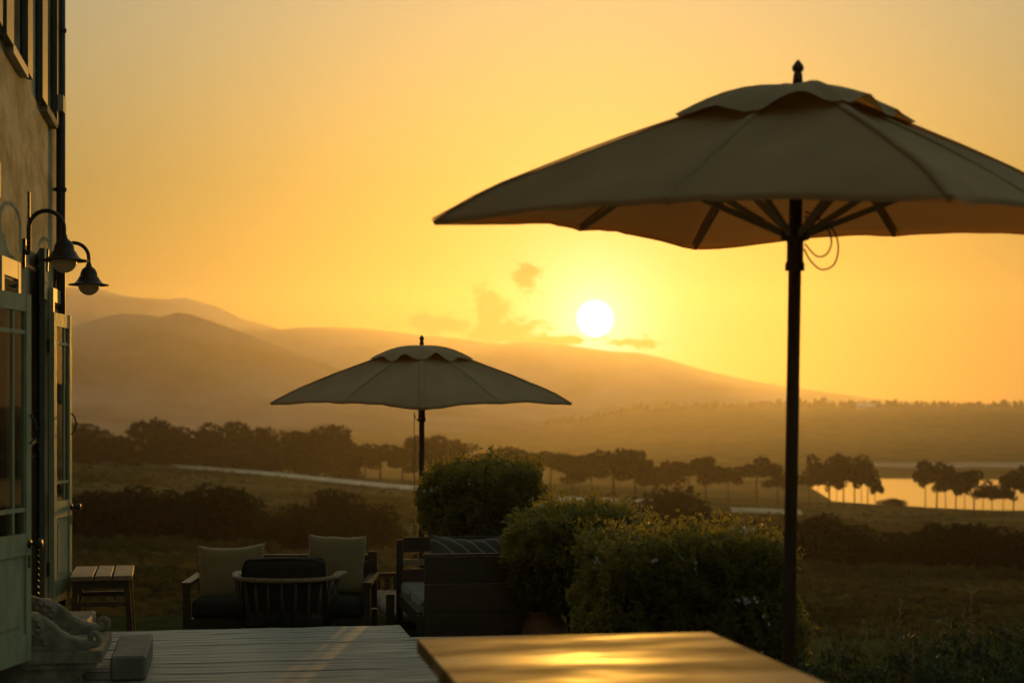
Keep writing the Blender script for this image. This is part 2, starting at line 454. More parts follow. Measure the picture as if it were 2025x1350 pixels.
for i, (a, b, c, d) in enumerate(wins):
    w = hb('window', (WX - .22, a + .002, c + .002), (WX - .19, a + .06, d - .002), m_dkgreen)
    w2 = []
    for q in (((WX - .22, b - .06, c + .002), (WX - .19, b - .002, d - .002)), ((WX - .22, a + .062, c + .002), (WX - .19, b - .062, c + .07)),
              ((WX - .22, a + .062, d - .07), (WX - .19, b - .062, d - .002)), ((WX - .218, a + .062, c + .8), (WX - .194, b - .062, c + .84))):
        f = hb('frame', *q, m_dkgreen, w)
        f.matrix_parent_inverse = w.matrix_parent_inverse.copy(); f.matrix_parent_inverse = Matrix()
    for z0, z1 in ((c + .072, c + .798), (c + .842, d - .072)):
        p = hb('pane', (WX - .208, a + .064, z0), (WX - .202, b - .064, z1), m_glass, w, 0); p.matrix_parent_inverse = Matrix()
    s = hb('sill', (WX - .18, a - .05, c - .06), (WX + .05, b + .05, c - .003), m_cream if i == 0 else m_plaster, house)
    # shutters folded back on the wall either side of the window
    for side in (0, 1):
        y0, y1 = (a - .36, a - .03) if side == 0 else (b + .03, b + .36)
        if y1 > WEND: y1 = WEND - .03
        if i == 0 and side == 1: y1 = b + .30
        sh = hb('shutter', (WX + .012, y0, c - .02), (WX + .05, y1, d), m_dkgreen, house)

# glazed door leaves and louvred shutters, folded back against the wall
def louvre_shutter(hy, width, ang, z0, z1, mframe, mslat, direction=1, stand=.02):
    root = hb('shutter', (0, 0, 0), (.032, .055, z1 - z0), mframe, house)
    root.matrix_parent_inverse = Matrix()
    root.location = Vector((WX + stand, hy, z0)) - Vector(house.location); root.rotation_euler = (0, 0, -ang if direction > 0 else math.pi + ang)
    W_ = width; H = z1 - z0
    for a, b in (((0, W_ - .055, 0), (.032, W_, H)), ((.001, .057, 0), (.031, W_ - .057, .10)), ((.001, .057, H - .10), (.031, W_ - .057, H)), ((.001, .057, H * .45), (.031, W_ - .057, H * .45 + .08))):
        mkbox('frame', a, b, mframe, root)
    bm = bmesh.new(); bar(bm, (.016, .058, 0), (.016, W_ - .058, 0), .007, .045, up=(.6, 0, .8)); me = bpy.data.meshes.new('slat')
    bmesh.ops.recalc_face_normals(bm, faces=bm.faces); bm.to_mesh(me); bm.free(); me.materials.append(mslat)
    z = .125
    while z < H - .12:
        if not (H * .45 - .02 < z < H * .45 + .10): link('slat', me, None, root, (0, 0, z))
        z += .042
    return root
def door_leaf(hy, width, ang, z0, z1, m, direction=1):
    root = hb('door_leaf', (-.02, 0, 0), (.02, .07, z1 - z0), m, house)
    root.matrix_parent_inverse = Matrix()
    root.location = Vector((WX + .025, hy, z0)) - Vector(house.location); root.rotation_euler = (0, 0, -ang if direction > 0 else math.pi + ang)
    W_, H = width, z1 - z0
    k = H / 2.01
    zz = dict(bot=.15 * k, pan=.583 * k, mid=.70 * k, m1=.82 * k, m2=1.79 * k, top=1.915 * k)
    st = W_ - .06
    for nm, a, b in (('stile', (-.02, st, 0), (.02, W_, H)), ('rail', (-.018, .072, 0), (.018, st - .002, zz['bot'])), ('rail', (-.018, .072, zz['pan']), (.018, st - .002, zz['mid'])),
                 ('rail', (-.018, .072, zz['top']), (.018, st - .002, H - .002)), ('muntin', (-.012, .072, zz['m1']), (.012, st - .002, zz['m1'] + .022)), ('muntin', (-.012, .072, zz['m2']), (.012, st - .002, zz['m2'] + .022)),
                 ('muntin', (-.0115, .07 + (st - .07) * .66, zz['mid'] + .002), (.0115, .07 + (st - .07) * .66 + .018, zz['top'] - .002))):
        mkbox(nm, a, b, m, root, .003)
    mkbox('panel', (-.008, .074, zz['bot'] + .002), (.006, st - .004, zz['pan'] - .002), m, root, 0)
    mkbox('panel', (-.013, .125, zz['bot'] + .05), (.013, st - .055, zz['pan'] - .05), m, root, .01)
    for y0, y1 in ((.074, .07 + (st - .07) * .66 - .002), (.07 + (st - .07) * .66 + .02, st - .004)):
        for a, b in ((zz['mid'] + .002, zz['m1'] - .002), (zz['m1'] + .024, zz['m2'] - .002), (zz['m2'] + .024, zz['top'] - .002)):
            mkbox('pane', (-.003, y0, a), (.003, y1, b), m_glass, root, 0)
    bm = bmesh.new(); zh = zz['mid'] - .06
    lathe(bm, [(0, 0), (.024, 0), (.024, .006), (.010, .010), (.010, .032), (.022, .040), (.030, .055), (.026, .070), (.0, .076)], 16)
    bmesh.ops.rotate(bm, verts=bm.verts, cent=(0, 0, 0), matrix=Matrix.Rotation(R(90), 3, 'Y'))
    bmesh.ops.translate(bm, verts=bm.verts, vec=(.021, W_ - .03, zh)); from_bm('handle', bm, m_iron, root, smooth=True)
    bm = bmesh.new(); box(bm, (.020, W_ - .042, zh - .13), (.024, W_ - .018, zh - .06)); from_bm('key_plate', bm, m_iron, root)
    for zz_ in (.25, H - .25):
        bm = bmesh.new(); tube(bm, [(-.022, .0, zz_ - .05), (-.022, .0, zz_ + .05)], .009); from_bm('hinge', bm, m_iron, root)
    bm = bmesh.new(); tube(bm, [(.022, W_ - .02, zh + .55 + .09 * 0), (.045, W_ - .015, zh + .58), (.055, W_ - .01, zh + .63), (.045, W_ - .015, zh + .68), (.022, W_ - .02, zh + .71)], .006); from_bm('pull', bm, m_iron, root)
    return root
door_leaf(8.95, .60, R(17.0), .165, 2.175, m_green)
louvre_shutter(9.62, .46, R(6), .12, 2.40, m_cream, m_dkgreen)
door_leaf(12.60, .46, R(11.0), .14, 2.27, m_green)
louvre_shutter(12.63, .42, R(4), .14, 2.45, m_cream, m_dkgreen, stand=.004)
louvre_shutter(11.90, .50, R(9), .13, 2.62, m_dkgreen, m_dkgreen, direction=-1)
# downpipe at the corner, with brackets; small wall box; iron straps
def hpart(name, bm, m, smooth=False, bevel=0):
    o = from_bm(name, bm, m, house, smooth=smooth, bevel=bevel); o.matrix_parent_inverse = Matrix.Translation(-Vector(house.location)); return o
bm = bmesh.new(); tube(bm, [(WX + .055, 12.99, -.6), (WX + .055, 12.99, 6.2)], .034, 14); hpart('downpipe', bm, m_iron, True)
for z in (.6, 1.9, 3.2, 4.4):
    bm = bmesh.new(); lathe(bm, [(.036, z), (.043, z + .005), (.043, z + .03), (.036, z + .035)], 14, (WX + .055, 12.99, 0)); bar(bm, (WX - .001, 12.99, z + .017), (WX + .022, 12.99, z + .017), .02, .02); hpart('pipe_clip', bm, m_iron)
hb('junction_box', (WX, 12.82, 3.78), (WX + .09, 12.92, 3.90), m_cream)
for y, z, h in ((9.85, 2.75, .2), (11.35, 2.78, .2), (12.5, 2.56, .16)):
    bm = bmesh.new(); bar(bm, (WX + .006, y, z), (WX + .006, y + (.05 if h < .19 else 0), z + h), .03, .012, up=(1, 0, 0)); hpart('iron_strap', bm, m_iron, bevel=.003)
# doorsteps and loose block (things that stand by themselves)
m_step = mat('step_stone', (.20, .195, .165), (.13, .13, .11), scale=7, rough=.75, spec=.3, bump=.4, bscale=25, detail=9)
def slab(name, a, b, m, bev=.012):
    c = Vector(((a[0]+b[0])/2, (a[1]+b[1])/2, a[2])); bm = bmesh.new()
    box(bm, Vector(a) - c, Vector(b) - c)
    bmesh.ops.subdivide_edges(bm, edges=bm.edges, cuts=3, use_grid_fill=True)
    for v in bm.verts: v.co += Vector((mnoise.noise(v.co * 3 + c), mnoise.noise(v.co * 3 + c + Vector((9, 0, 0))), mnoise.noise(v.co * 3 + c + Vector((0, 9, 0))))) * .006
    return from_bm(name, bm, m, loc=c, bevel=bev)
tag(slab('doorstep', (WX + .002, 7.85, .004), (-.87, 9.06, .10), m_step), 'grey stone doorstep cut off at the bottom left corner', 'doorstep', 'doorsteps of the house')
tag(slab('doorstep', (WX + .002, 11.45, .004), (-.88, 12.07, .145), m_step), 'small pale stone doorstep beyond the carved bench', 'doorstep', 'doorsteps of the house')
tag(slab('stone_block', (-.63, 9.72, .004), (-.43, 10.70, .145), m_step), 'low rectangular grey stone block on the deck beside carved bench', 'block')

# wall lamps
def wall_lamp(y, label):
    root = thing('wall_lamp', label, 'lamp', (WX, y, 2.55), group='gooseneck lamps on the house wall')
    bm = bmesh.new(); box(bm, (0.001, -.04, -.09), (.018, .04, .09)); from_bm('wall_plate', bm, m_iron, root, bevel=.006)
    pts = [(.018, 0, 0), (.03, 0, .0), (.035, 0, .03), (.035, 0, .16)]
    for k in range(1, 13):
        a = math.pi * (1 - k / 12); pts.append((.145 + .11 * math.cos(a), 0, .16 + .115 * math.sin(a)))
    pts.append((.255, 0, .10))
    bm = bmesh.new(); tube(bm, pts, .014, 10); from_bm('arm', bm, m_iron, root, smooth=True)
    bm = bmesh.new()
    lathe(bm, [(.0, .125), (.018, .122), (.022, .10), (.030, .092), (.050, .075), (.063, .045), (.066, .02), (.074, .016), (.078, .005), (.095, -.02), (.112, -.034), (.150, -.040), (.152, -.046), (.110, -.044), (.085, -.04), (.06, .0), (.0, .02)], 28, (.255, 0, 0))
    from_bm('shade', bm, m_iron, root, smooth=True)
    bm = bmesh.new(); lathe(bm, [(.078, -.042)] + [(.080 * math.cos(t), -.045 - .077 * math.sin(t)) for t in [i * math.pi / 20 for i in range(10)]] + [(0, -.122)], 24, (.255, 0, 0))
    from_bm('globe', bm, m_frost, root, smooth=True)
    return root
wall_lamp(11.06, 'nearer dark gooseneck wall lamp hanging in front of the plaster wall')
wall_lamp(13.06, 'farther gooseneck wall lamp standing out against the sky and mountain')

# carved stone bench
m_carved = mat('carved_stone', (.33, .30, .23), (.13, .12, .09), scale=14, rough=.9, spec=.15, bump=.3, bscale=60, detail=9, fac=(.30, .75))
bench = thing('stone_bench', 'low carved stone bench with scrolled arms beside the green door', 'bench', (-.95, 9.98, 0))
def sb(name, bm, **k): return from_bm(name, bm, m_carved, bench, **k)
bm = bmesh.new(); box(bm, (-.29, -.42, .135), (.285, .42, .20)); box(bm, (-.28, -.40, .10), (.25, .40, .1345)); sb('seat', bm, bevel=.01, seg=2)
def arm_scroll(y):
    bm = bmesh.new()
    # swept S-band from the big back scroll down to the small front scroll
    big, small = Vector((-.10, y, .345)), Vector((.235, y, .265))
    pts, rad = [], []
    for k in range(22):
        t = k / 21; a = -math.pi * .2 - t * math.pi * 2.6; r = .014 + .068 * t
        pts.append(big + Vector((math.cos(a) * r, 0, math.sin(a) * r))); rad.append(.020)
    S = [(-.055, .385), (-.01, .345), (.05, .292), (.11, .255), (.17, .238), (.215, .232)]
    for x, z in S: pts.append(Vector((x, y, z))); rad.append(.027)
    for k in range(16):
        t = k / 15; a = -math.pi * .45 + t * math.pi * 2.0; r = .038 * (1 - t * .75)
        pts.append(small + Vector((math.cos(a) * r, 0, math.sin(a) * r))); rad.append(.020 - .008 * t)
    tube(bm, pts, rad, 9)
    o = sb('arm', bm, smooth=True)
    bm = bmesh.new(); lathe(bm, [(0, -.05), (.056, -.047), (.072, -.03), (.072, .03), (.056, .047), (0, .05)], 20)
    for k in range(9):
        a = k * 2 * math.pi / 9; lathe(bm, [(0, -.064), (.016, -.054), (.016, .054), (0, .064)], 8, (.043 * math.cos(a), .043 * math.sin(a), 0))
    lathe(bm, [(0, -.066), (.012, -.06), (.012, .06), (0, .066)], 8)
    bmesh.ops.rotate(bm, verts=bm.verts, cent=(0, 0, 0), matrix=Matrix.Rotation(R(90), 3, 'X')); bmesh.ops.translate(bm, verts=bm.verts, vec=big)
    f = from_bm('rosette', bm, m_carved, o, smooth=False)
    # carved leaf fan on both faces of the arm
    bm = bmesh.new()
    for sgn in (-1, 1):
        for k in range(7):
            a = R(-62 + 24 * k); L = .085 - .006 * abs(k - 2); c0 = Vector((-.06, y + sgn * .026, .235)); d = Vector((math.sin(a), 0, math.cos(a))); s_ = Vector((d.z, 0, -d.x))
            P = [c0, c0 + d*L*.5 + s_*.015, c0 + d*L, c0 + d*L*.5 - s_*.015, c0 + d*L*.55 + Vector((0, sgn * .016, 0))]
            v = [bm.verts.new(q) for q in P]
            for i in range(4): bm.faces.new((v[i], v[(i+1) % 4], v[4]))
    from_bm('carved_leaf', bm, m_carved, o)
    # solid web below the band
    bm = bmesh.new()
    prof = [(-.29, .202), (.22, .202), (.215, .235), (.17, .24), (.11, .255), (.05, .29), (-.01, .34), (-.08, .40), (-.17, .43), (-.29, .45)]
    f0 = [bm.verts.new((x, y - .026, z)) for x, z in prof]; f1 = [bm.verts.new((x, y + .026, z)) for x, z in prof]
    bm.faces.new(f0); bm.faces.new(f1[::-1])
    for k in range(len(prof)): bm.faces.new((f0[k], f1[k], f1[(k+1) % len(prof)], f0[(k+1) % len(prof)]))
    from_bm('arm_web', bm, m_carved, o, bevel=.006)
for y in (-.36, .36): arm_scroll(y)
bm = bmesh.new(); box(bm, (-.295, -.33, .202), (-.23, .33, .47)); sb('back', bm, bevel=.012)
for y in (-.33, .33):
    bm = bmesh.new()
    prof = [(-.27, 0), (.16, 0), (.175, .02), (.16, .04), (.18, .07), (.225, .098), (-.27, .098)]
    f0 = [bm.verts.new((x, y - .05, z)) for x, z in prof]; f1 = [bm.verts.new((x, y + .05, z)) for x, z in prof]
    bm.faces.new(f0); bm.faces.new(f1[::-1])
    for k in range(len(prof)): bm.faces.new((f0[k], f1[k], f1[(k+1) % len(prof)], f0[(k+1) % len(prof)]))
    sb('leg', bm, bevel=.006)

# ------------------------------------------------------------------ deck and lower terrace
m_deck = mat('weathered_deck', (.45, .44, .37), (.20, .195, .165), scale=2.6, rough=.62, spec=.35, bump=.5, bscale=9, stretch=(.7, 6, 6), detail=9, rvar=.1, objvar=.12, fac=(.3, .68))
m_joist = mat('deck_frame', (.06, .05, .035), rough=.9)
deck = mkbox('deck', (-1.25, -1.5, -.32), (2.02, 11.30, -.034), m_joist)
tag(deck, kind='structure')
mkbox('deck_frame', (-1.25, 11.302, -.32), (1.22, 12.06, -.034), m_joist, deck)
PL = {}
rng = random.Random(5)
k = 0; y = -1.45
while y < 12.0:
    x1 = (2.06 if y > 8.3 else 2.75) if y + .14 < 11.42 else 1.26
    key = round(x1, 2)
    vi = rng.randrange(3)
    if (key, vi) not in PL:
        bm = bmesh.new(); n = 14
        for a in range(n + 1):
            x = -1.25 + (x1 + 1.25) * a / n; e = (rng.random() - .5) * .006
            for yy, zz in ((.001, -.03), (.1365, -.03), (.1365, -.002), (.135, 0), (.0025, 0), (.001, -.002)):
                bm.verts.new((x, yy + (rng.random() - .5) * .002, zz + (e if zz > -.01 else 0)))
        bm.verts.ensure_lookup_table()
        for a in range(n):
            for q in range(6):
                bm.faces.new([bm.verts[i] for i in (a*6+q, a*6+(q+1) % 6, (a+1)*6+(q+1) % 6, (a+1)*6+q)])
        bm.faces.new([bm.verts[i] for i in range(6)]); bm.faces.new([bm.verts[n*6+i] for i in range(6)][::-1])
        bmesh.ops.recalc_face_normals(bm, faces=bm.faces)
        me = bpy.data.meshes.new('plank'); bm.to_mesh(me); bm.free(); me.materials.append(m_deck); PL[(key, vi)] = me
    link('plank', PL[(key, vi)], None, deck, (0, y, -.001 + rng.random() * .003))
    y += .1375
m_pave = mat('terrace_lawn', (.030, .040, .014), (.06, .055, .025), scale=3, rough=1.0, spec=0, bump=.8, bscale=40)
lt = mkbox('lower_terrace', (-1.2, 12.07, -.9), (3.4, 16.4, -.404), m_pave); tag(lt, kind='structure')
LT = -.40

# ------------------------------------------------------------------ the table in front
def table_mat():
    m = mat('varnished_table', (.26, .165, .08), (.15, .09, .042), scale=3.0, rough=.58, spec=.14, stretch=(.6, 2.0, 2.0), bump=.08, bscale=2.6, rvar=.15, detail=4, fac=(.38, .62))
    return m
m_table = table_mat()
table = thing('table', 'large varnished wooden dining table with golden reflections in the foreground', 'table', (1.165, 4.62, 0))
bm = bmesh.new(); box(bm, (-.515, -1.02, .702), (.515, 1.02, .75)); from_bm('table_top', bm, m_table, table, bevel=.006, seg=2)
for a, b in (((-.44, -.93, .60), (.44, -.90, .699)), ((-.44, .90, .60), (.44, .93, .699)), ((-.46, -.899, .60), (-.43, .899, .699)), ((.43, -.899, .60), (.46, .899, .699))):
    mkbox('apron', a, b, m_table, table)
for sx in (-1, 1):
    for sy in (-1, 1):
        bm = bmesh.new(); bar(bm, (sx*.435, sy*.905, .597), (sx*.435, sy*.905, 0.004), .085, .085, up=(0, 1, 0), w2=.07, h2=.07); from_bm('leg', bm, m_table, table, bevel=.005)

# ------------------------------------------------------------------ parasols
m_canvas = mat('parasol_canvas', (.38, .29, .15), (.33, .25, .13), scale=4, rough=.9, spec=.1, transl=.30, tcol=(.62, .26, .05), bump=.12, bscale=120, stretch=(1, 1, 1), sheen=.1)
m_wood = mat('dark_wood', (.060, .035, .018), (.040, .024, .013), scale=10, rough=.55, spec=.35, stretch=(4, 4, .6), bump=.2)
def smooth_pts(P, n=6):
    P = [Vector(p) for p in P]; out = []
    for i in range(len(P) - 1):
        a, b, c, d = P[max(i-1, 0)], P[i], P[i+1], P[min(i+2, len(P)-1)]
        for k in range(n):
            t = k / n; out.append(.5 * ((2*b) + (c - a)*t + (2*a - 5*b + 4*c - d)*t*t + (3*b - a - 3*c + d)*t**3))
    return out + [P[-1]]
m_rib = mat('parasol_rib_wood', (.33, .25, .14), (.27, .20, .11), scale=10, rough=.6, stretch=(4, 4, 1))
def parasol(label, loc, rz, pole_bottom, tilt, group, cord):
    """square parasol, corners along local axes; root at the canopy tip height minus 2.28 m"""
    root = thing('parasol', label, 'parasol', loc, rz, group)
    root.rotation_euler = (tilt[0], tilt[1], rz)
    ZT, ZA, RC = 2.29, 2.855, 1.51
    def surf(phi, rho, RR, zt, za, sag=.02, scal=.028):
        s = abs(math.cos(phi)) + abs(math.sin(phi))
        t = (phi / (math.pi / 4)) % 1.0; b = math.sin(math.pi * t)
        corner = max(0, math.cos(2 * phi)) if False else abs(math.cos(2 * phi)) ** 2
        rr = RR / s * rho * (1 - scal * b * rho ** 6)
        ze = zt + .006 * (1 - corner) + .018 * b * rho ** 4
        z = za + (ze - za) * rho - sag * b * math.sin(math.pi * min(1, rho)) * .9
        z -= .030 * corner * max(0, rho - .86) / .14
        z += .028 * math.sin(math.pi * rho) * (.4 + .6 * (1 - b))
        return Vector((rr * math.cos(phi), rr * math.sin(phi), z))
    n = 96; rhos = [.10, .18, .26, .36, .48, .60, .72, .82, .89, .94, .975, 1.0]
    bm = bmesh.new(); prev = None
    for rho in rhos:
        ring = []
        for k in range(n):
            p = surf(2 * math.pi * k / n, rho, RC, ZT, ZA)
            w = .009 * mnoise.noise((p.x * 4 + loc[0], p.y * 4, 1.3)) + .006 * mnoise.noise((p.x * 13, p.y * 2 + loc[1], 4))
            p.z += w * min(1, rho * 1.5); ring.append(bm.verts.new(p))
        if prev:
            for k in range(n): bm.faces.new((prev[k], prev[(k+1) % n], ring[(k+1) % n], ring[k]))
        prev = ring
    hem = []
    for v in prev: hem.append(bm.verts.new(v.co + Vector((-v.co.x * .006, -v.co.y * .006, -.018))))
    for k in range(n): bm.faces.new((prev[k], prev[(k+1) % n], hem[(k+1) % n], hem[k]))
    can = from_bm('canopy', bm, m_canvas, root, smooth=True)
    for k in range(8):                                  # double stitched seam over every rib
        phi = k * math.pi / 4; side = Vector((-math.sin(phi), math.cos(phi), 0)); bm = bmesh.new(); prev = None
        for rho in rhos:
            p = surf(phi, rho, RC, ZT, ZA); p.z += .006 * mnoise.noise((p.x * 4 + loc[0], p.y * 4, 1.3)) * min(1, rho * 1.5) + .006
            row = [bm.verts.new(p + side * o + Vector((0, 0, dz))) for o, dz in ((-.017, -.006), (-.013, 0), (0, .002), (.013, 0), (.017, -.006))]
            if prev:
                for j in range(4): bm.faces.new((prev[j], prev[j+1], row[j+1], row[j]))
            prev = row
        from_bm('seam', bm, m_canvas, can, smooth=True)
    # vented cap, lifted between the ribs
    bm = bmesh.new(); prev = None; RV = .52
    for rho in (.0, .14, .30, .45, .60, .74, .86, .94, 1.0):
        ring = []
        for k in range(n):
            phi = 2 * math.pi * k / n; s = abs(math.cos(phi)) + abs(math.sin(phi)); t = (phi / (math.pi / 4)) % 1
            b = math.sin(math.pi * t) ** 2
            wv = 1 + .9 * mnoise.noise((math.cos(phi) * 2 + loc[0], math.sin(phi) * 2, 7.7))
            rr = RV * (1 / s * .75 + .25) * rho * (1 - .06 * b * rho)
            base = surf(phi, min(.97, rr / (RC / s)), RC, ZT, ZA).z
            z = base + .022 + .085 * b * wv * rho ** 2.2 + .035 * math.sin(math.pi * rho) - .035 * (1 - rho) ** 2
            ring.append(bm.verts.new((rr * math.cos(phi), rr * math.sin(phi), z)))
        if rho == 0:
            c = ring[0]; 
            for v in ring[1:]: bm.verts.remove(v)
            prev = [c]
        else:
            for k in range(n):
                if len(prev) == 1: bm.faces.new((prev[0], ring[k], ring[(k+1) % n]))
                else: bm.faces.new((prev[k], ring[k], ring[(k+1) % n], prev[(k+1) % n]))
            prev = ring
    cap = from_bm('vent_cap', bm, m_canvas, root, smooth=True)
    bm = bmesh.new(); tube(bm, [(0, 0, pole_bottom + .03), (0, 0, ZA - .02)], .027, 14); from_bm('pole', bm, m_wood, root, smooth=True)
    bm = bmesh.new(); lathe(bm, [(.0, ZA + .092), (.010, ZA + .082), (.021, ZA + .067), (.025, ZA + .056), (.021, ZA + .043), (.014, ZA + .038), (.018, ZA + .032), (.022, ZA - .012), (0, ZA - .012)], 16); from_bm('finial', bm, m_wood, root, smooth=True)
    hz = 2.20
    bm = bmesh.new(); lathe(bm, [(.028, hz - .12), (.040, hz - .12), (.040, hz - .09), (.034, hz - .08), (.034, hz), (.060, hz + .01), (.060, hz + .05), (.028, hz + .06)], 16); from_bm('runner_hub', bm, m_wood, root)
    bm = bmesh.new(); lathe(bm, [(.028, ZA - .10), (.060, ZA - .10), (.060, ZA - .05), (.028, ZA - .045)], 16); from_bm('top_hub', bm, m_wood, root)
    for k in range(8):
        phi = k * math.pi / 4; d = Vector((math.cos(phi), math.sin(phi), 0))
        tip = surf(phi, .985, RC, ZT, ZA) - Vector((0, 0, .022)); inner = d * .05 + Vector((0, 0, ZA - .075)); midp = surf(phi, .55, RC, ZT, ZA) - Vector((0, 0, .028))
        bm = bmesh.new(); bar(bm, inner, midp, .018, .028); bar(bm, midp, tip, .018, .026, w2=.014, h2=.016); rib = from_bm('rib', bm, m_rib, root)
        bm = bmesh.new(); bar(bm, d * .05 + Vector((0, 0, hz + .03)), midp - Vector((0, 0, .008)), .016, .024); from_bm('strut', bm, m_rib, rib)
    bm = bmesh.new(); lathe(bm, [(0, pole_bottom + .08), (.04, pole_bottom + .30), (.045, pole_bottom + .30), (.045, pole_bottom + .085), (.30, pole_bottom + .07), (.32, pole_bottom + .05), (.32, pole_bottom), (0, pole_bottom)], 28); from_bm('base', bm, m_iron, root)
    for pts in cord:
        bm = bmesh.new(); tube(bm, smooth_pts(pts), .0035, 6); from_bm('cord', bm, m_wood, root, smooth=True)
    return root
cordA = [[(.03, -.02, 2.30), (.09, -.03, 2.29), (.15, -.03, 2.24), (.168, -.03, 2.17), (.15, -.03, 2.105), (.10, -.03, 2.085), (.055, -.03, 2.12), (.030, -.02, 2.17)],
         [(.03, -.03, 2.32), (.07, -.05, 2.30), (.12, -.05, 2.24), (.132, -.05, 2.19), (.11, -.05, 2.145), (.07, -.05, 2.14), (.034, -.02, 2.19)]]
pn = lat(1556, 7.0, 0)
parasol('large khaki square parasol in front on the right, cut off by the frame', (pn.x, pn.y, .028), R(0), -.026, (R(2.6) * math.cos(YAW), R(0), )
        if False else (R(2.7), R(0)), 'khaki square parasols', [[(x * math.cos(YAW), y - x * math.sin(YAW), z) for x, y, z in c] for c in cordA])
pf = lat(834, 16.8, 0)
FB = -.62
parasol('small looking khaki parasol standing farther away behind the lounge sofas', (pf.x, pf.y, FB), R(45) * 0 - math.atan2(pf.x, pf.y), -.16, (R(2.2), 0),
        'khaki square parasols', [[(-.075, -.05, 2.18), (-.075, -.06, 1.4), (-.07, -.06, .62), (-.03, -.03, .5)], [(.0, -.03, 2.09), (-.05, -.05, 2.10), (-.075, -.05, 2.16)]])

# ------------------------------------------------------------------ furniture on the lower terrace
m_fwood = mat('furniture_wood', (.055, .036, .019), (.036, .024, .013), scale=8, rough=.5, spec=.4, stretch=(1, 5, 5), bump=.15, objvar=.3)
m_teak = mat('pale_worn_wood', (.30, .21, .12), (.18, .125, .07), scale=9, rough=.65, spec=.3, stretch=(6, 1, 6), bump=.4, bscale=20)
m_char = mat('charcoal_cushion', (.035, .034, .030), (.028, .027, .024), scale=80, rough=.95, spec=.05, bump=.2, bscale=200)
m_grey = mat('grey_cushion', (.22, .215, .18), (.18, .175, .15), scale=60, rough=.95, spec=.05, bump=.2, bscale=150)
m_linen = mat('olive_linen', (.215, .168, .082), (.18, .14, .068), scale=120, rough=.95, spec=.05, bump=.3, bscale=220, sheen=.2)
def stripe_mat():
    m = mat('striped_fabric', (.12, .115, .10), rough=.95, spec=.05); N = m.node_tree; L = N.links
    p = [n for n in N.nodes if n.type == 'BSDF_PRINCIPLED'][0]
    tc = N.nodes.new('ShaderNodeTexCoord'); w = N.nodes.new('ShaderNodeTexWave'); w.bands_direction = 'DIAGONAL'
    w.inputs['Scale'].default_value = 5.2; w.inputs['Distortion'].default_value = .4
    L.new(tc.outputs['Object'], w.inputs[0]); r = N.nodes.new('ShaderNodeValToRGB'); L.new(w.outputs[0], r.inputs[0])
    r.color_ramp.elements[0].position = .90; r.color_ramp.elements[0].color = (.085, .082, .072, 1)
    r.color_ramp.elements[1].position = .95; r.color_ramp.elements[1].color = (.22, .20, .16, 1); L.new(r.outputs[0], p.inputs['Base Color']); return m
m_stripe = stripe_mat()
CF = (0, 0, -YAW)                                       # facing square to the lens axis
def pillow_bm(w, h, t, seed=0, pinch=.06, n=18, sag=0.0):
    """upright cushion in the xz plane, bottom at z=0, stitched edge with ears at the corners"""
    bm = bmesh.new(); G = {}
    for s in (0, 1):
        for i in range(n + 1):
            for j in range(n + 1):
                u, v = i / n * 2 - 1, j / n * 2 - 1
                edge = i in (0, n) or j in (0, n)
                if s == 1 and edge: G[s, i, j] = G[0, i, j]; continue
                e = (1 - abs(u) ** 2.6) * (1 - abs(v) ** 2.6)
                th = t / 2 * e ** .45 if e > 0 else 0
                x = w / 2 * u * (1 - pinch * (1 - v * v)); z = h / 2 * v * (1 - pinch * (1 - u * u)) + h / 2
                if v > 0: z -= sag * (1 - u * u) * v
                d = .012 * mnoise.noise((u * 2.2 + seed, v * 2.2, seed * 1.7)) + .004 * mnoise.noise((u * 7 + seed, v * 7, 3))
                G[s, i, j] = bm.verts.new((x + d, (-1 if s == 0 else 1) * th * (1 + .15 * mnoise.noise((u * 2, v * 2, seed))), z + d))
    for s in (0, 1):
        for i in range(n):
            for j in range(n):
                q = [G[s, i, j], G[s, i+1, j], G[s, i+1, j+1], G[s, i, j+1]]
                bm.faces.new(q if s == 0 else q[::-1])
    return bm
def box_cushion(name, a, b, m, parent, r=.035, crown=.012):
    bm = bmesh.new(); box(bm, a, b)
    bmesh.ops.subdivide_edges(bm, edges=bm.edges, cuts=5, use_grid_fill=True)
    c = (Vector(a) + Vector(b)) / 2; hs = (Vector(b) - Vector(a)) / 2
    for v in bm.verts:
        d = v.co - c; q = Vector((d[i] / hs[i] for i in range(3)))
        for i in range(3):
            o = [k for k in range(3) if k != i]
            if abs(q[i]) > .99: v.co[i] += math.copysign(crown * (1 - q[o[0]] ** 2) * (1 - q[o[1]] ** 2), q[i])
        v.co += Vector((mnoise.noise(v.co * 5), mnoise.noise(v.co * 5 + Vector((7, 0, 0))), mnoise.noise(v.co * 5 + Vector((0, 7, 0))))) * .008
    es = [e for e in bm.edges if len(e.link_faces) == 2 and e.calc_face_angle(0) > .9]
    bmesh.ops.bevel(bm, geom=es, offset=r, segments=3, affect='EDGES', profile=.5)
    return from_bm(name, bm, m, parent, smooth=True)

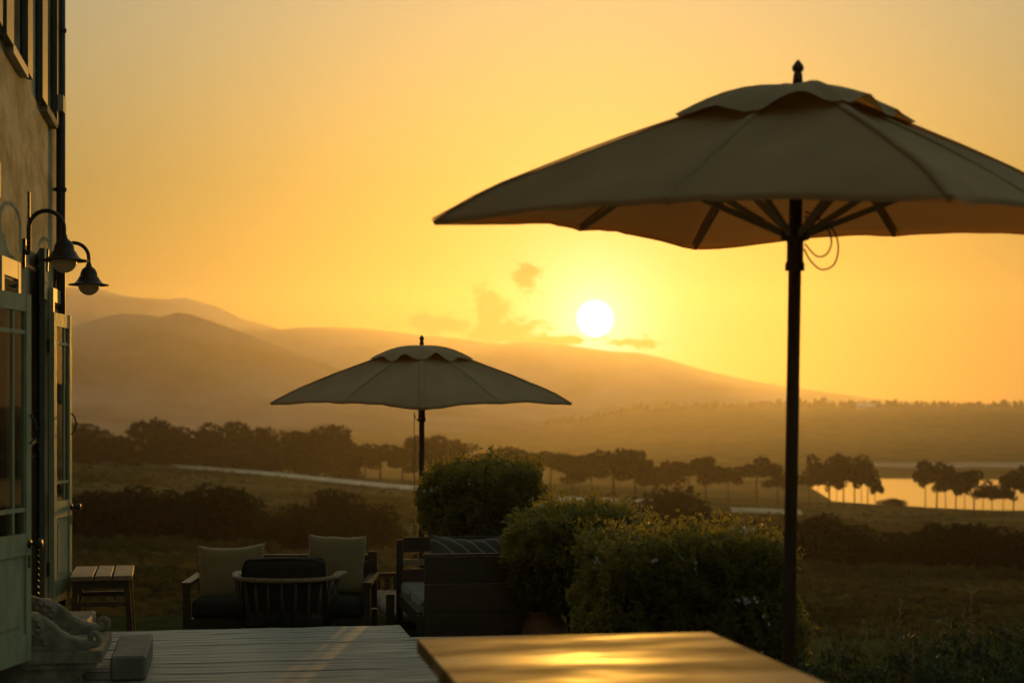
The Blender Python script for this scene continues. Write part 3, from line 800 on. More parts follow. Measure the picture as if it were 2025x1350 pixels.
# two-seat sofa facing the camera
p = lat(560, 13.75, LT)
sofa = thing('sofa', 'dark wooden two seat sofa facing the camera with two olive cushions', 'sofa', p, -YAW)
def sp(name, a, b, m=m_fwood, bev=.005): return mkbox(name, a, b, m, sofa, bev)
sp('back_rail', (-.72, .30, .69), (.745, .345, .745)); sp('back_panel', (-.70, .31, .36), (.72, .335, .685))
sp('post', (-.755, .29, .004), (-.722, .35, .72)); sp('post', (.675, .27, .30), (.752, .299, .775)); sp('post', (.70, .30, .004), (.75, .35, .29))
for sx in (-1, 1):
    bm = bmesh.new(); bar(bm, (sx*.725, -.40, .565), (sx*.725, .285, .585), .075, .028); from_bm('armrest', bm, m_fwood, sofa, bevel=.006)
    sp('leg', (sx*.725 - .027, -.385, .004), (sx*.725 + .027, -.33, .549))
sp('seat_rail', (-.69, -.395, .20), (.69, -.36, .29)); sp('seat_base', (-.69, -.355, .24), (.69, .28, .285))
box_cushion('seat_cushion', (-.68, -.41, .288), (-.005, .27, .445), m_char, sofa); box_cushion('seat_cushion', (.005, -.41, .288), (.68, .27, .455), m_char, sofa)
for px, w, h, top, bot, lab, sd in ((457.5, .545, .47, 1075, 1187, 'olive linen cushion with drooping top edge on the left of the sofa', 1.3), (660, .485, .49, 1058, 1174, 'upright olive linen cushion with square corners on the right of the sofa', 4.6)):
    bm = pillow_bm(w, h, .17, sd, .03, sag=.035 if sd < 2 else .012)
    q = at(px, bot, 13.62)
    o = from_bm('throw_cushion', bm, m_linen, loc=q, smooth=True); o.rotation_euler = (R(-13), R(1.5 if sd > 2 else -1), -YAW + R(4 if sd < 2 else -3))
    tag(o, lab, 'cushion', 'linen cushions on the sofa')

# curved spindle armchair, its back to the camera
p = lat(566, 13.0, LT)
chair = thing('armchair', 'curved spindle back armchair with charcoal cushion seen from behind', 'armchair', p, -YAW)
def U(t, rx, y0, dy, z):                               # t -1..1 round the back (towards the camera at t=0)
    a = t * R(112); return Vector((rx * math.sin(a) if abs(a) < math.pi/2 else math.copysign(rx + .03 * (abs(a) - math.pi/2), a), y0 - dy * math.cos(a) if abs(a) < math.pi/2 else y0 + .62 * (abs(a) - math.pi/2), z))
pts = [U(-1 + 2*k/32, .395, .02, .30, .655 + .012 * abs(-1 + 2*k/32) ** 2) for k in range(33)]
bm = bmesh.new()
prev = None
for k, q in enumerate(pts):
    t = (pts[min(k+1, 32)] - pts[max(k-1, 0)]).normalized(); nrm = Vector((t.y, -t.x, 0)).normalized()
    w = .026 + (.022 if k in (1, 31) else .016 if k in (0, 2, 30, 32) else 0); hh = .017
    ring = [bm.verts.new(q + nrm*w*sx + Vector((0, 0, hh*sz))) for sx, sz in ((-1,-.6),(-.6,-1),(.6,-1),(1,-.6),(1,.6),(.6,1),(-.6,1),(-1,.6))]
    if prev:
        for j in range(8): bm.faces.new((prev[j], prev[(j+1) % 8], ring[(j+1) % 8], ring[j]))
    else: bm.faces.new(ring[::-1])
    prev = ring
bm.faces.new(prev); from_bm('top_rail', bm, m_teak, chair, smooth=True)
for k in range(13):
    t = -.86 + 1.72 * k / 12
    bm = bmesh.new(); tube(bm, [U(t, .325, .02, .24, .255), U(t, .37, .02, .275, .45), U(t, .392, .02, .297, .645)], [.013, .016, .011], 8); from_bm('spindle', bm, m_fwood, chair, smooth=True)
bm = bmesh.new(); lo = [U(-1 + 2*k/24, .33, .02, .245, .245) for k in range(25)]; tube(bm, lo, .024, 8); from_bm('seat_frame', bm, m_fwood, chair, smooth=True)
bm = bmesh.new(); bar(bm, (-.335, .235, .245), (.335, .235, .245), .035, .05); from_bm('front_rail', bm, m_fwood, chair)
for x, y in ((-.26, -.16), (.26, -.16), (-.32, .24), (.32, .24)):
    bm = bmesh.new(); tube(bm, [(x, y, .25), (x * 1.06, y * 1.06, .004)], [.022, .016], 8); from_bm('leg', bm, m_fwood, chair, smooth=True)
bm = bmesh.new(); box(bm, (-.31, -.20, .235), (.31, .22, .25)); from_bm('seat_board', bm, m_fwood, chair)
box_cushion('seat_cushion', (-.295, -.20, .27), (.295, .26, .40), m_char, chair)
bc = box_cushion('back_cushion', (-.315, -.07, 0), (.315, .07, .45), m_char, chair, .05); bc.location = (0, -.075, .365); bc.rotation_euler = (R(9), 0, 0)

# rustic slatted side table at the left
p = lat(222, 12.32, LT)
st = thing('side_table', 'small rustic side table of three worn planks beside the doors', 'side table', (p.x - .08, p.y, LT), R(2))
TH = .73
for k, (x0, x1) in enumerate(((-.225, -.060), (-.045, .070), (.085, .225))):
    bm = bmesh.new(); box(bm, (x0, 0, TH - .035), (x1, .88 + .01 * k, TH)); bmesh.ops.subdivide_edges(bm, edges=[e for e in bm.edges if abs((e.verts[0].co - e.verts[1].co).y) > .5], cuts=6)
    for v in bm.verts: v.co.z += .003 * mnoise.noise(v.co * 6 + Vector((k, 0, 0))); v.co.x += .003 * mnoise.noise(v.co * 4)
    from_bm('plank', bm, m_teak, st, bevel=.004)
for y0 in (.05, .80):
    mkbox('bearer', (-.205, y0, TH - .095), (.205, y0 + .04, TH - .0355), m_fwood, st); mkbox('stretcher', (-.20, y0 + .008, .50), (.20, y0 + .03, .535), m_fwood, st)
    for sx in (-1, 1):
        bm = bmesh.new(); bar(bm, (sx*.185, y0 + .02, TH - .0955), (sx*.225, y0 + .02 + (-.01 if y0 < .5 else .01), 0.004), .045, .04, up=(0, 1, 0)); from_bm('leg', bm, m_fwood, st, bevel=.004)

# solid-sided lounge sofa at the right, seen from its end
ls = thing('lounge_sofa', 'dark wooden lounge sofa with solid side panel below the hedge', 'sofa', (1.84, 12.9, LT))
def lp(name, a, b, m=m_fwood, bev=.005): return mkbox(name, a, b, m, ls, bev)
for k in range(4): lp('side_board', (-.385, -.76, .08 + .20*k), (.46, -.73, .08 + .20*k + .195), bev=.006)
lp('side_cap', (-.40, -.765, .882), (.47, -.722, .900), m_fwood)
lp('arm_rail', (-.385, .70, .80), (.46, .745, .92)); lp('arm_rail', (-.385, .712, .56), (.46, .735, .66)); lp('arm_slat', (-.385, .705, .69), (.30, .74, .74), m_teak)
lp('post', (-.44, .70, .004), (-.388, .75, .90)); lp('post', (-.44, -.75, .004), (-.388, -.70, .45)); lp('post', (.41, .751, .004), (.46, .80, .92))
lp('front_rail', (-.43, -.699, .37), (-.395, .699, .47), m_teak if False else m_fwood)
lp('seat_base', (-.392, -.72, .36), (.40, .698, .40)); lp('back_board', (.405, -.72, .30), (.435, .698, .90))
box_cushion('seat_cushion', (-.41, -.71, .403), (.36, -.01, .56), m_grey, ls); box_cushion('seat_cushion', (-.41, .0, .403), (.36, .69, .56), m_grey, ls)
bm = pillow_bm(.62, .42, .18, 2.2, .03, sag=.03); q = at(925, 1148, 12.75)
o = from_bm('throw_cushion', bm, m_stripe, loc=(1.88, 12.85, LT + .57), smooth=True); o.rotation_euler = (R(-10), R(2), R(-6))
tag(o, 'dark striped cushion peeping over the solid side of the lounge sofa', 'cushion')

# low slatted bench beyond it
sl = thing('slatted_bench', 'low slatted bench with grey seat pads between the two sofas', 'bench', (1.80, 14.8, LT))
def bp_(name, a, b, m=m_fwood, bev=.004): return mkbox(name, a, b, m, sl, bev)
bp_('end_rail', (-.40, 1.02, .385), (.40, 1.06, .425)); bp_('end_rail', (-.40, 1.022, .20), (.40, 1.055, .235))
for k in range(9): bp_('slat', (-.375 + .088*k, 1.025, .237), (-.325 + .088*k, 1.05, .383))
for x in (-.40, .36):
    for y in (-1.0, 1.0): bp_('leg', (x, y - .0, .004), (x + .04, y + .019 if y > 0 else y + .04, .18 if y < 0 else .42), bev=.003)
bp_('post', (-.47, -1.045, .004), (-.402, -1.0, .44))
bp_('seat_frame', (-.395, -1.02, .14), (.395, .998, .18))
for a, b in ((-1.0, -.34), (-.33, .33), (.34, 1.0)): box_cushion('seat_cushion', (-.41, a, .182), (.40, b, .27), m_grey, sl, .03)

# ------------------------------------------------------------------ plants
m_leaf = mat('hedge_leaf', (.060, .068, .018), (.095, .092, .024), scale=1.7, rough=.36, spec=.5, transl=.5, tcol=(.40, .34, .05))
m_leaf2 = mat('bed_leaf', (.06, .085, .03), (.10, .115, .045), scale=2, rough=.6, spec=.3, transl=.3)
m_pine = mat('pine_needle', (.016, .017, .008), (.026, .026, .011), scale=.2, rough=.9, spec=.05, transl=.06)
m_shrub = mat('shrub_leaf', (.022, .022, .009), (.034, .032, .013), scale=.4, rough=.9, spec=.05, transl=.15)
m_bark = mat('bark', (.05, .038, .026), (.03, .024, .017), scale=10, rough=.95, spec=.1, bump=.5)
m_petal = mat('pale_petal', (.50, .50, .56), (.55, .54, .56), scale=20, rough=.8, spec=.1, transl=.4)
m_spike = mat('faded_spike', (.34, .24, .20), (.22, .17, .12), scale=20, rough=.9, spec=.1, transl=.2)
m_clay = mat('terracotta', (.26, .13, .065), (.17, .09, .05), scale=8, rough=.9, bump=.2)
def leaf_mesh(name, pts, size, seed, m, aspect=.45, up=0.0, jit=.35):
    """one small folded leaf at every point; pts = [(pos, outward normal)]"""
    rg = random.Random(seed); V = []; F = []
    for p, nrm in pts:
        d = Vector((rg.gauss(0, 1), rg.gauss(0, 1), rg.gauss(0, 1))).normalized() * .9 + nrm * .8 + Vector((0, 0, up))
        d.normalize(); s = d.cross(Vector((rg.gauss(0, 1), rg.gauss(0, 1), rg.gauss(0, 1)))).normalized()
        l = size * (1 + rg.uniform(-jit, jit)); w = l * aspect
        nn = d.cross(s) * w * .25
        i = len(V); V += [p, p + d*l*.45 + s*w*.5 + nn, p + d*l, p + d*l*.45 - s*w*.5 + nn]
        F += [(i, i+1, i+2), (i, i+2, i+3)]
    me = bpy.data.meshes.new(name); me.from_pydata(V, [], F); me.materials.append(m); me.update(); return me
def hedge(name, label, c, half, n, seed, power=3.2, leaf=.032, top_spikes=40, group=None, flowers=(), stem_h=.2):
    """clipped bush: leaves through the outer shell of a lumpy rounded block"""
    rg = random.Random(seed); c = Vector(c); half = Vector(half); pts = []
    def radius(d):
        q = sum(abs(d[i] / half[i]) ** power for i in range(3)) ** (-1 / power)
        return q * (1 + .16 * mnoise.noise(d * 2.1 + Vector((seed, 0, 0))) + .10 * mnoise.noise(d * 5 + Vector((0, seed, 0))) + .06 * mnoise.noise(d * 11 + Vector((0, 0, seed))))
    while len(pts) < n:
        d = Vector((rg.gauss(0, 1), rg.gauss(0, 1), rg.gauss(0, 1))).normalized()
        w = Vector((d[i] * half[i] for i in range(3))); w.normalize()
        r = radius(w) * (1 - abs(rg.gauss(0, .09)))
        p = w * r
        nn = Vector((p[i] / half[i] ** 2 for i in range(3))).normalized()
        if mnoise.noise(p * 7 + Vector((seed * 3, 0, 0))) < -.12 and rg.random() < .85: continue
        pts.append((p, nn))
    for k in range(top_spikes):                                        # shoots that stand out of the outline
        d = Vector((rg.uniform(-1, 1) * half.x, rg.uniform(-1, 1) * half.y, half.z * rg.uniform(.35, 1))).normalized(); b = d * radius(d) * .97
        L = rg.uniform(.05, .16) * (1 if leaf < .05 else 2); dirn = (d * .5 + Vector((rg.gauss(0, .3), rg.gauss(0, .3), 1))).normalized()
        for q in range(9): pts.append((b + dirn * L * q / 8, (Vector((rg.gauss(0, 1), rg.gauss(0, 1), .8))).normalized()))
    root = thing(name, label, 'bush', (c.x, c.y, c.z - half.z - stem_h), 0, group)
    off = Vector((0, 0, half.z + stem_h))
    inner = []
    while len(inner) < n // 4:
        d = Vector((rg.gauss(0, 1), rg.gauss(0, 1), rg.gauss(0, 1))).normalized(); w = Vector((d[i] * half[i] for i in range(3))); w.normalize()
        inner.append((w * radius(w) * rg.uniform(.45, .86) + off, w))
    link('foliage', leaf_mesh('foliage', [(p + off, q) for p, q in pts], leaf, seed, m_leaf, .55), None, root)
    link('inner_foliage', leaf_mesh('inner_foliage', inner, leaf * 2.6, seed + 1, m_leaf, .6), None, root)
    bm = bmesh.new()
    for k in range(5):
        a = k * 2.4 + seed; e = Vector((math.cos(a) * half.x * .5, math.sin(a) * half.y * .5, half.z * 1.3 + stem_h))
        tube(bm, [(math.cos(a)*.04, math.sin(a)*.04, 0), (e.x*.35, e.y*.35, e.z*.45), e], [.022, .015, .006], 6)
    from_bm('stem', bm, m_bark, root)
    for px, py, k in flowers:                                          # flower heads where they show on the camera side
        ray = (at(px, py, 1.0) - Vector((0, 0, EYE))); o = Vector((0, 0, EYE)); best = None
        t = (c - o).dot(FW) - half.length
        while t < (c - o).dot(FW) + half.length:
            q = o + ray * t - c
            if q.length <= radius(q.normalized()) * 1.01: best = q; break
            t += .01
        if best is None: continue
        bm = bmesh.new(); r2 = random.Random(px); hub = bm.verts.new(best + off + ray.normalized() * .03)
        for j in range(k):
            ctr = best + off - ray.normalized() * .02 + Vector((r2.gauss(0, .022), r2.gauss(0, .01), r2.gauss(0, .018)))
            f = (-ray.normalized() + Vector((r2.gauss(0, .5), r2.gauss(0, .5), r2.gauss(.3, .4)))).normalized(); s = f.orthogonal().normalized(); u = f.cross(s)
            vc = bm.verts.new(ctr); bm.faces.new((hub, vc, bm.verts.new(ctr + s * .002)))
            for a in range(5):
                th = a * 2 * math.pi / 5; dd = s*math.cos(th) + u*math.sin(th); ee = f.cross(dd)
                bm.faces.new([vc] + [bm.verts.new(ctr + v) for v in (dd*.007 + ee*.005, dd*.013 + f*.003, dd*.007 - ee*.005)])
        from_bm('flower_head', bm, m_petal, root)
    return root
def span(px0, px1, top, bot, D, dy, z_extra=0):
    a, b = at(px0, top, D), at(px1, bot, D)
    return ((a + b) / 2, ((b.x - a.x) / 2 * 1.01, dy, (a.z - b.z) / 2))
c, h = span(834, 1082, 915, 1085, 15.0, .62); hedge('flowering_bush', 'rounded leafy bush farthest back, right beside the far parasol pole', c, h, 16000, 11, 2.6, .044, 190, 'flowering bushes along the deck', [(843, 968, 4), (860, 966, 5), (870, 880, 2), (925, 955, 2)], .75)
c, h = span(996, 1300, 1003, 1205, 12.4, .60); hedge('flowering_bush', 'dark flowering bush in the middle, spreading over the lounge sofa end', c, h, 24000, 23, 2.7, .038, 240, 'flowering bushes along the deck', [(1000, 1030, 5), (1008, 1036, 4), (1050, 988, 4), (1065, 1003, 3), (990, 1138, 4), (1003, 1140, 5), (1180, 1050, 3), (1192, 1052, 4)], .45)
c, h = span(1152, 1568, 1056, 1330, 10.4, .55); hedge('flowering_bush', 'nearest clipped flowering hedge with flat sunlit top behind the table', c, h, 38000, 37, 4.5, .034, 330, 'flowering bushes along the deck', [(1470, 1052, 12), (1184, 1108, 6), (1188, 1114, 5), (1300, 1107, 3), (1470, 1190, 5), (1485, 1186, 5), (1463, 1192, 4), (1250, 1080, 3), (1380, 1112, 3), (1500, 1290, 3), (1515, 1230, 3)], .05)
# clay pot under the middle bush
bm = bmesh.new(); lathe(bm, [(0, 0), (.10, 0), (.12, .02), (.165, .16), (.175, .28), (.15, .40), (.11, .45), (.125, .47), (.12, .485), (.095, .48), (.09, .44), (.13, .38), (.0, .34)], 24)
q = lat(1072, 12.25, LT)
tag(from_bm('clay_pot', bm, m_clay, loc=(q.x + .02, q.y - .0, ground_z((1072-1012.5)/FPX*12.25, 12.25) if False else LT), smooth=True), 'rounded terracotta pot standing between lounge sofa and nearest hedge', 'pot')

# flower bed at lower right: leafy mounds with tall faded spikes
BED = [(1600, 8.9, .30, 1), (1668, 9.3, .36, 2), (1720, 8.7, .30, 0), (1790, 9.0, .40, 3), (1850, 8.6, .30, 1), (1890, 9.2, .40, 2), (1965, 8.9, .40, 3), (2010, 9.4, .36, 1), (1640, 8.4, .26, 0), (1760, 8.3, .26, 0), (1925, 8.3, .28, 1), (2030, 8.5, .30, 1), (1580, 9.4, .30, 1), (1830, 9.6, .30, 1), (2070, 9.0, .34, 2)]
BL = ['leafy plant with one short spike right behind the front parasol pole', 'leafy bed plant with a pair of spikes, second from the parasol pole', 'spikeless low leafy plant in the bed at lower right', 'leafy plant carrying the tallest upright spike of the flower bed',
      'leafy plant with a single stubby spike at the bottom frame edge', 'bushy bed plant with two curled spikes right of the tallest spike', 'bed plant with three thin spikes near the right frame edge', 'leafy plant beside the right frame edge with one spike, behind the bed front',
      'low spikeless mound at the bed corner nearest the table', 'low spikeless mound in front of the tallest flower spike', 'low mound with one spike at the bottom edge, left of the frame corner', 'leafy plant with one spike in the very bottom right corner',
      'leafy plant half hidden behind the front parasol pole', 'farthest leafy plant of the bed, behind the tallest spike', 'leafy plant with two spikes cut off by the right frame edge']
for i, (px, D, hgt, ns) in enumerate(BED):
    hgt += .25
    rg = random.Random(100 + i); g = lat(px, D); X = (px - 1012.5) / FPX * D; gz = ground_z(X, D)
    lab = BL[i]
    root = thing('bed_plant', lab, 'plant', (g.x, g.y, gz - .01), 0, 'plants in the flower bed')
    pts = []
    for k in range(1500):
        a = rg.uniform(0, 2*math.pi); r = .26 * math.sqrt(rg.random()); z = (hgt + .10) * (1 - (r / .30) ** 2) * rg.uniform(.35, 1) ** .5
        pts.append((Vector((r*math.cos(a), r*math.sin(a), z)), Vector((math.cos(a)*.6, math.sin(a)*.6, .7))))
    link('leaves', leaf_mesh('leaves', pts, .045, 300 + i, m_leaf2, .42), None, root)
    for s in range(ns):
        bx, by = rg.uniform(-.12, .12), rg.uniform(-.1, .1); L = hgt + .10 + (.17 if ns == 3 and s == 0 else rg.uniform(.0, .10)); lean = rg.uniform(-.04, .04)
        bm = bmesh.new(); tube(bm, [(bx, by, .05), (bx + lean*.5, by, L*.6), (bx + lean, by, L)], [.005, .004, .002], 5)
        for q in range(46):
            t = rg.uniform(.45, 1.0); a = rg.uniform(0, 6.28); rr = .020 * (1.15 - t) + .006; z = L * t
            cpos = Vector((bx + lean*t, by, z)); d = Vector((math.cos(a), math.sin(a), .5)).normalized(); sd = d.cross(Vector((0, 0, 1))).normalized()
            bm.faces.new([bm.verts.new(cpos + v) for v in (Vector(), d*rr + sd*.006, d*rr*2, d*rr - sd*.006)])
        from_bm('flower_spike', bm, m_spike, root)

# ------------------------------------------------------------------ trees
def ground_hit(px, py, d0=12, d1=900):
    D = d0
    while D < d1:
        if EYE - (py - HOR) / FPX * D <= ground_z((px - 1012.5) / FPX * D, D): return D
        D *= 1.006
    return d1
def crown_mesh(seed, kind, n, size):
    """leaf clumps in a unit tree (height 1, crown width 1)"""
    rg = random.Random(seed); pts = []
    zc = rg.uniform(.66, .76); dome = rg.uniform(.5, 1.4)
    if kind == 'umbrella': ox, oy = rg.uniform(-.12, .12), rg.uniform(-.12, .12); blobs = [(ox + rg.uniform(-.36, .36), oy + rg.uniform(-.36, .36), zc + rg.uniform(-.24, .20), rg.uniform(.12, .25), .075) for _ in range(rg.randint(12, 19))]
    elif kind == 'slim': blobs = [(rg.uniform(-.34, .34), rg.uniform(-.34, .34), rg.uniform(.78, .84) + rg.uniform(-.12, .11), rg.uniform(.10, .19), .085) for _ in range(rg.randint(12, 18))]
    elif kind == 'dense': blobs = [(rg.uniform(-.30, .30), rg.uniform(-.30, .30), rg.uniform(.42, .90), rg.uniform(.14, .24), .15) for _ in range(16)] + [(rg.uniform(-.3, .3), rg.uniform(-.3, .3), rg.uniform(.12, .4), rg.uniform(.10, .17), .10) for _ in range(14)]
    else: blobs = []
    for b in range(len(blobs)):
        x, y, z, r, rz = blobs[b]
        k = max(0, (x*x + y*y) - .06); z -= k * .9 * dome; blobs[b] = (x, y, z, r, rz)
    if kind == 'round':
        for _ in range(26):
            d = Vector((rg.gauss(0, 1), rg.gauss(0, 1), rg.gauss(0, 1))).normalized(); q = rg.uniform(.15, .34)
            blobs.append((d.x * q, d.y * q, .50 + d.z * q * .95, rg.uniform(.12, .19), .17))
        for _ in range(16): a = rg.uniform(0, 6.28); q = rg.uniform(.1, .42); blobs.append((math.cos(a) * q, math.sin(a) * q, rg.uniform(.10, .32), rg.uniform(.12, .17), .16))
    while len(pts) < n:
        x, y, z, r, rz = rg.choice(blobs); d = Vector((rg.gauss(0, 1), rg.gauss(0, 1), rg.gauss(0, 1))).normalized(); q = rg.uniform(.5, 1) ** .5
        if d.z < -.3 and kind == 'umbrella' and rg.random() < .5: continue
        pts.append((Vector((x + d.x*r*q, y + d.y*r*q, max(.03, z + d.z*rz*q))), d))
    return leaf_mesh('crown', pts, size, seed, MATS['pine_needle'] if kind != 'round' else MATS['shrub_leaf'], .7), blobs
def trunk_mesh(seed, blobs, kind):
    rg = random.Random(seed); bm = bmesh.new(); b0 = .30 if kind == 'round' else .62 if kind in ('umbrella', 'slim') else .45
    lean = rg.uniform(-.03, .03)
    tube(bm, [(0, 0, -.02), (lean*.4, 0, b0*.5), (lean, 0, b0), (lean*1.2, 0, .78)], [.022, .017, .014, .006], 7)
    for x, y, z, r, rz in blobs[::2]:
        tube(bm, [(lean, 0, b0 - .04 + rg.uniform(0, .06)), (x*.5 + lean*.5, y*.5, (b0 + z) / 2), (x, y, z)], [.011, .008, .004], 5)
    bmesh.ops.recalc_face_normals(bm, faces=bm.faces)
    me = bpy.data.meshes.new('trunk'); bm.to_mesh(me); bm.free(); me.materials.append(m_bark); return me
PROTO = {}
for kind, cnt, n, size in (('slim', 7, 1700, .070), ('umbrella', 7, 2600, .075), ('dense', 7, 3600, .075), ('round', 6, 4200, .060)):
    PROTO[kind] = []
    for v in range(cnt):
        cme, blobs = crown_mesh(50 * v + len(kind), kind, n, size); PROTO[kind].append((cme, trunk_mesh(v + 9, blobs, kind)))
TN = [0]
def tree(kind, px, base, top, wpx, label, group, D=None, name='pine_tree'):
    D = D or ground_hit(px, base, 40 if kind == 'round' else 130, 338); X = (px - 1012.5) / FPX * D; gz = ground_z(X, D)
    H = (EYE - (top - HOR) / FPX * D) - gz; Wd = wpx / FPX * D
    rj = random.Random(px * 7 + base); Wd *= rj.uniform(.9, 1.15) if kind == 'slim' and px > 1420 else rj.uniform(1.0, 1.45) if kind != 'round' else rj.uniform(.95, 1.2); H *= rj.uniform(.94, 1.24) if kind != 'round' else 1
    TN[0] += 1; cme, tme = PROTO[kind][(TN[0] * 5) % len(PROTO[kind])]
    p = cam2w(X, D, gz)
    root = thing(name, label, 'tree', p, (TN[0] * 2.4) % 6.28, group); root.scale = (Wd, Wd, H)
    link('crown', cme, None, root); link('trunk', tme, None, root)
    return root
ORD = 'first second third fourth fifth sixth seventh eighth ninth tenth eleventh twelfth thirteenth fourteenth fifteenth sixteenth seventeenth eighteenth'.split()
LEFT = [(138, 914, 845, 70), (172, 916, 856, 72), (212, 918, 862, 78), (252, 920, 870, 60), (300, 922, 846, 92), (345, 924, 845, 84), (395, 927, 862, 70), (440, 930, 853, 84), (482, 933, 858, 70), (524, 936, 852, 82), (572, 938, 858, 76), (612, 941, 866, 66), (642, 943, 850, 84), (682, 945, 884, 60)]
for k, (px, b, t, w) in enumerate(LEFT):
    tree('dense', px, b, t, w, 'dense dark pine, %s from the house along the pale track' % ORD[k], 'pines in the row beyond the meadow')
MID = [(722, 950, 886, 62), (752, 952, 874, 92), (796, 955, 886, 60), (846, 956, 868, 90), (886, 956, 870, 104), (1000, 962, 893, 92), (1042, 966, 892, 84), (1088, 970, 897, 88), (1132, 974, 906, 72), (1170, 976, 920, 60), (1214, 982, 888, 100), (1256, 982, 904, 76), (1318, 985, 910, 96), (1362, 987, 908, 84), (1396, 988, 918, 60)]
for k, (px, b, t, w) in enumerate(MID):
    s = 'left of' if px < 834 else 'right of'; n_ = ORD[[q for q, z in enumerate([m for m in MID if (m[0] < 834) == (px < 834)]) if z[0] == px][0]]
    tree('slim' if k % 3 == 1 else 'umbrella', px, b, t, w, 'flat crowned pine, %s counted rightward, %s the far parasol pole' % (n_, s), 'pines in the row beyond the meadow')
RGT = [(1440, 992, 930, 60, 'small pine with low crown between front parasol pole and hazy pines'), (1496, 996, 912, 92, 'wide domed pine just left of the front parasol pole'), (1538, 998, 934, 60, 'pine crown touching the left side of the front parasol pole'),
       (1600, 1000, 934, 66, 'leftmost bare trunked pine in the lakeside clump right of the pole'), (1640, 1001, 914, 96, 'tallest pine of the lakeside clump right of the front parasol pole'), (1668, 1002, 922, 70, 'pine behind the tallest one in the lakeside clump'), (1690, 1003, 916, 66, 'fourth pine of the lakeside clump, beside the open lake'), (1716, 1004, 932, 56, 'last pine of the lakeside clump, before open water'),
       (1830, 1008, 935, 60, 'short pine at the left end of the far right grove'), (1852, 1010, 922, 90, 'large round pine right of the open lake'), (1890, 1014, 940, 70, 'pine with lower crown right of the large round one'), (1926, 1016, 944, 72, 'pine in the middle of the far right grove'), (1962, 1018, 956, 60, 'low pine in the far right grove'), (2004, 1022, 948, 70, 'pine at the right frame edge beside the lake'), (2040, 1024, 940, 80, 'pine just reaching in from the right frame edge')]
for px, b, t, w, lab in RGT: tree('slim', px, b, t, w, lab, 'pines along the lake shore')
for px, b, t, w, lab in ((1618, 1000, 944, 44, 'slim pine between the first two of the lakeside clump'), (1655, 1002, 938, 44, 'slim pine under the crown of the tallest lakeside pine'), (1704, 1003, 940, 40, 'slim pine second from the right end of the lakeside clump'), (1730, 1004, 952, 34, 'smallest pine at the right end of the lakeside clump'),
        (1870, 1012, 948, 44, 'slim pine leaning on the large round one by the lake'), (1908, 1015, 956, 44, 'slim pine left of the middle of the far right grove'), (1944, 1017, 958, 44, 'slim pine right of the middle of the far right grove'), (1984, 1020, 962, 44, 'slim pine third from the right frame edge')):
    tree('slim', px, b, t, w, lab, 'pines along the lake shore')
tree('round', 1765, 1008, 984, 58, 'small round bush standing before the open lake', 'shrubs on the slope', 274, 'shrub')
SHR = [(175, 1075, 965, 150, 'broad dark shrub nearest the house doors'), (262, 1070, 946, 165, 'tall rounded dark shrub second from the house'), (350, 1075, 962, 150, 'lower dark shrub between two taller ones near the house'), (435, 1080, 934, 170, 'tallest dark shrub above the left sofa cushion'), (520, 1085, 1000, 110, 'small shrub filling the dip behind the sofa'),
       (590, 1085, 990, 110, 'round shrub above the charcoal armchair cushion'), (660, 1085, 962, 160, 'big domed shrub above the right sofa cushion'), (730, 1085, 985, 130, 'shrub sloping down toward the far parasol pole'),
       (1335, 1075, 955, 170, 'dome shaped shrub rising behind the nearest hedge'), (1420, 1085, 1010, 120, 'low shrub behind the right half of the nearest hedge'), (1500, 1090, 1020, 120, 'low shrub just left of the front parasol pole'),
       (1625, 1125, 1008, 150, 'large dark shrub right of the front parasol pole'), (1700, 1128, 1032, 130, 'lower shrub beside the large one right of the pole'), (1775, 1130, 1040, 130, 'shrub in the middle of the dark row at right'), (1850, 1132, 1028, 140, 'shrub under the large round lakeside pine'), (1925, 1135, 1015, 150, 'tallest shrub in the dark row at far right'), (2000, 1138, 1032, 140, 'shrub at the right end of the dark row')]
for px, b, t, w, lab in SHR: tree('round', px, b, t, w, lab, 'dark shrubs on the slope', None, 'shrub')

# the wood on the far ridge, seen only as one mass
bm_v = []; bm_f = []; rg = random.Random(77)
for k in range(900):
    px = rg.uniform(1080, 2350); D = rg.uniform(1640, 1950); X = (px - 1012.5) / FPX * D; z0 = ground_z(X, D)
    h = rg.uniform(5, 9.5) * (1.7 if px > 1985 and D < 1720 else 1) * (.6 + .6 * abs(mnoise.noise((px * .02, 1, 1)))); w = h * rg.uniform(.28, .5)
    for q in range(14):
        zc = z0 + h * rg.uniform(.0, .95); rr = w * (1.1 - (zc - z0) / h) * .6 + .4; a = rg.uniform(0, 6.28); c0 = cam2w(X + rr*math.cos(a), D + rr*math.sin(a), zc)
        d = Vector((rg.gauss(0, 1), rg.gauss(0, 1), rg.gauss(0, 1))).normalized() * w * .8; e = Vector((rg.gauss(0, 1), rg.gauss(0, 1), rg.gauss(0, 1))).normalized() * w * .8
        i = len(bm_v); bm_v += [c0 - d, c0 + e, c0 + d, c0 - e]; bm_f.append((i, i+1, i+2, i+3))
me = bpy.data.meshes.new('ridge_wood'); me.from_pydata(bm_v, [], bm_f); me.materials.append(m_pine)
tag(link('ridge_wood', me, None), 'distant hazy wood along the far ridge', 'wood', kind='stuff')
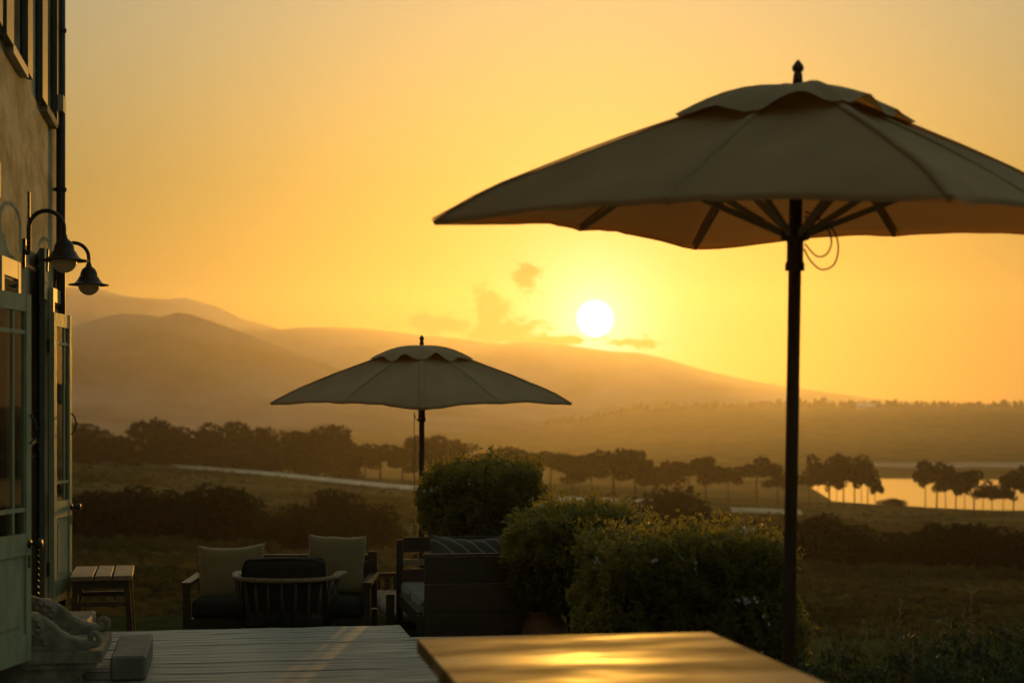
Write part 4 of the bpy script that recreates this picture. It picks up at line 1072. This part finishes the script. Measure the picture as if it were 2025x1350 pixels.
# pale farmhouse on the ridge
m_white = mat('lime_wash', (.75, .70, .60), (.66, .61, .52), scale=.6, rough=.9)
Xf = (1712 - 1012.5) / FPX * 1600; zf = ground_z(Xf, 1600)
fh = thing('farmhouse', 'tiny pale farmhouse among the trees on the far ridge', 'house', cam2w(Xf, 1600, zf), -YAW + .2)
mkbox('wall', (-9, -3, -1), (9, 3, 3.2), m_white, fh, 0)
bm = bmesh.new(); vs = [bm.verts.new(v) for v in ((-9.4, -3.5, 3.2), (9.4, -3.5, 3.2), (9.4, 3.5, 3.2), (-9.4, 3.5, 3.2), (-8.5, 0, 5.4), (8.5, 0, 5.4))]
for f in ((0, 1, 5, 4), (1, 2, 5), (2, 3, 4, 5), (3, 0, 4), (3, 2, 1, 0)): bm.faces.new([vs[i] for i in f])
from_bm('roof', bm, m_white, fh)
for x in (-6, -2, 2, 6): mkbox('window', (x - .6, -3.05, .8), (x + .6, -2.98, 2.2), m_dark, fh, 0)

# rough clumps of scrub and long grass over the meadow
rg = random.Random(12); V = []; F = []
for k in range(13000):
    D = 26 * (10 ** rg.random()); px = rg.uniform(90, 2060); X = (px - 1012.5) / FPX * D
    if D > 235 and px > 1480: continue
    z = ground_z(X, D); h = rg.uniform(.15, .55) * (1 + D / 400 if D < 180 else .75) * (1 if mnoise.noise((X * .05, D * .03, 9)) > -.1 else .4); c0 = cam2w(X, D, z - .05)
    for q in range(4):
        a = rg.uniform(0, 6.28); d = Vector((math.cos(a), math.sin(a), 0)) * h * rg.uniform(.5, 1.1); o = Vector((rg.gauss(0, h * .5), rg.gauss(0, h * .5), 0))
        i = len(V); V += [c0 + o - d, c0 + o + d, c0 + o + d * .5 + Vector((0, 0, h * rg.uniform(.5, 1))), c0 + o - d * .6 + Vector((0, 0, h * rg.uniform(.4, .9)))]; F.append((i, i+1, i+2, i+3))
me = bpy.data.meshes.new('meadow_scrub'); me.from_pydata(V, [], F); me.materials.append(mat('dry_scrub', (.05, .046, .018), (.09, .075, .03), scale=.15, rough=1.0, spec=0, transl=.3))
tag(link('meadow_scrub', me, None), 'rough clumps of dry scrub over the sloping meadow', 'scrub', kind='stuff')

# short grass on the slope next to the deck
rg = random.Random(4); pts = []
while len(pts) < 16000:
    D = 9.6 + 22 * rg.random() ** 1.6; px = rg.uniform(60, 2080); X = (px - 1012.5) / FPX * D; w = cam2w(X, D, 0)
    if w.x < 3.45 and w.y < 16.45: continue
    if w.x < -1.0 and w.y < 13.6: continue
    pts.append((cam2w(X, D, ground_z(X, D) - .01), Vector((0, 0, 1))))
me = leaf_mesh('grass', [(p, Vector((0, 0, 1.6))) for p, n in pts for q in (0, 1)], .10, 8, m_leaf2, .12, up=.9)
tag(link('grass', me, None), 'short dark grass on the slope beyond the terrace', 'grass', kind='stuff')
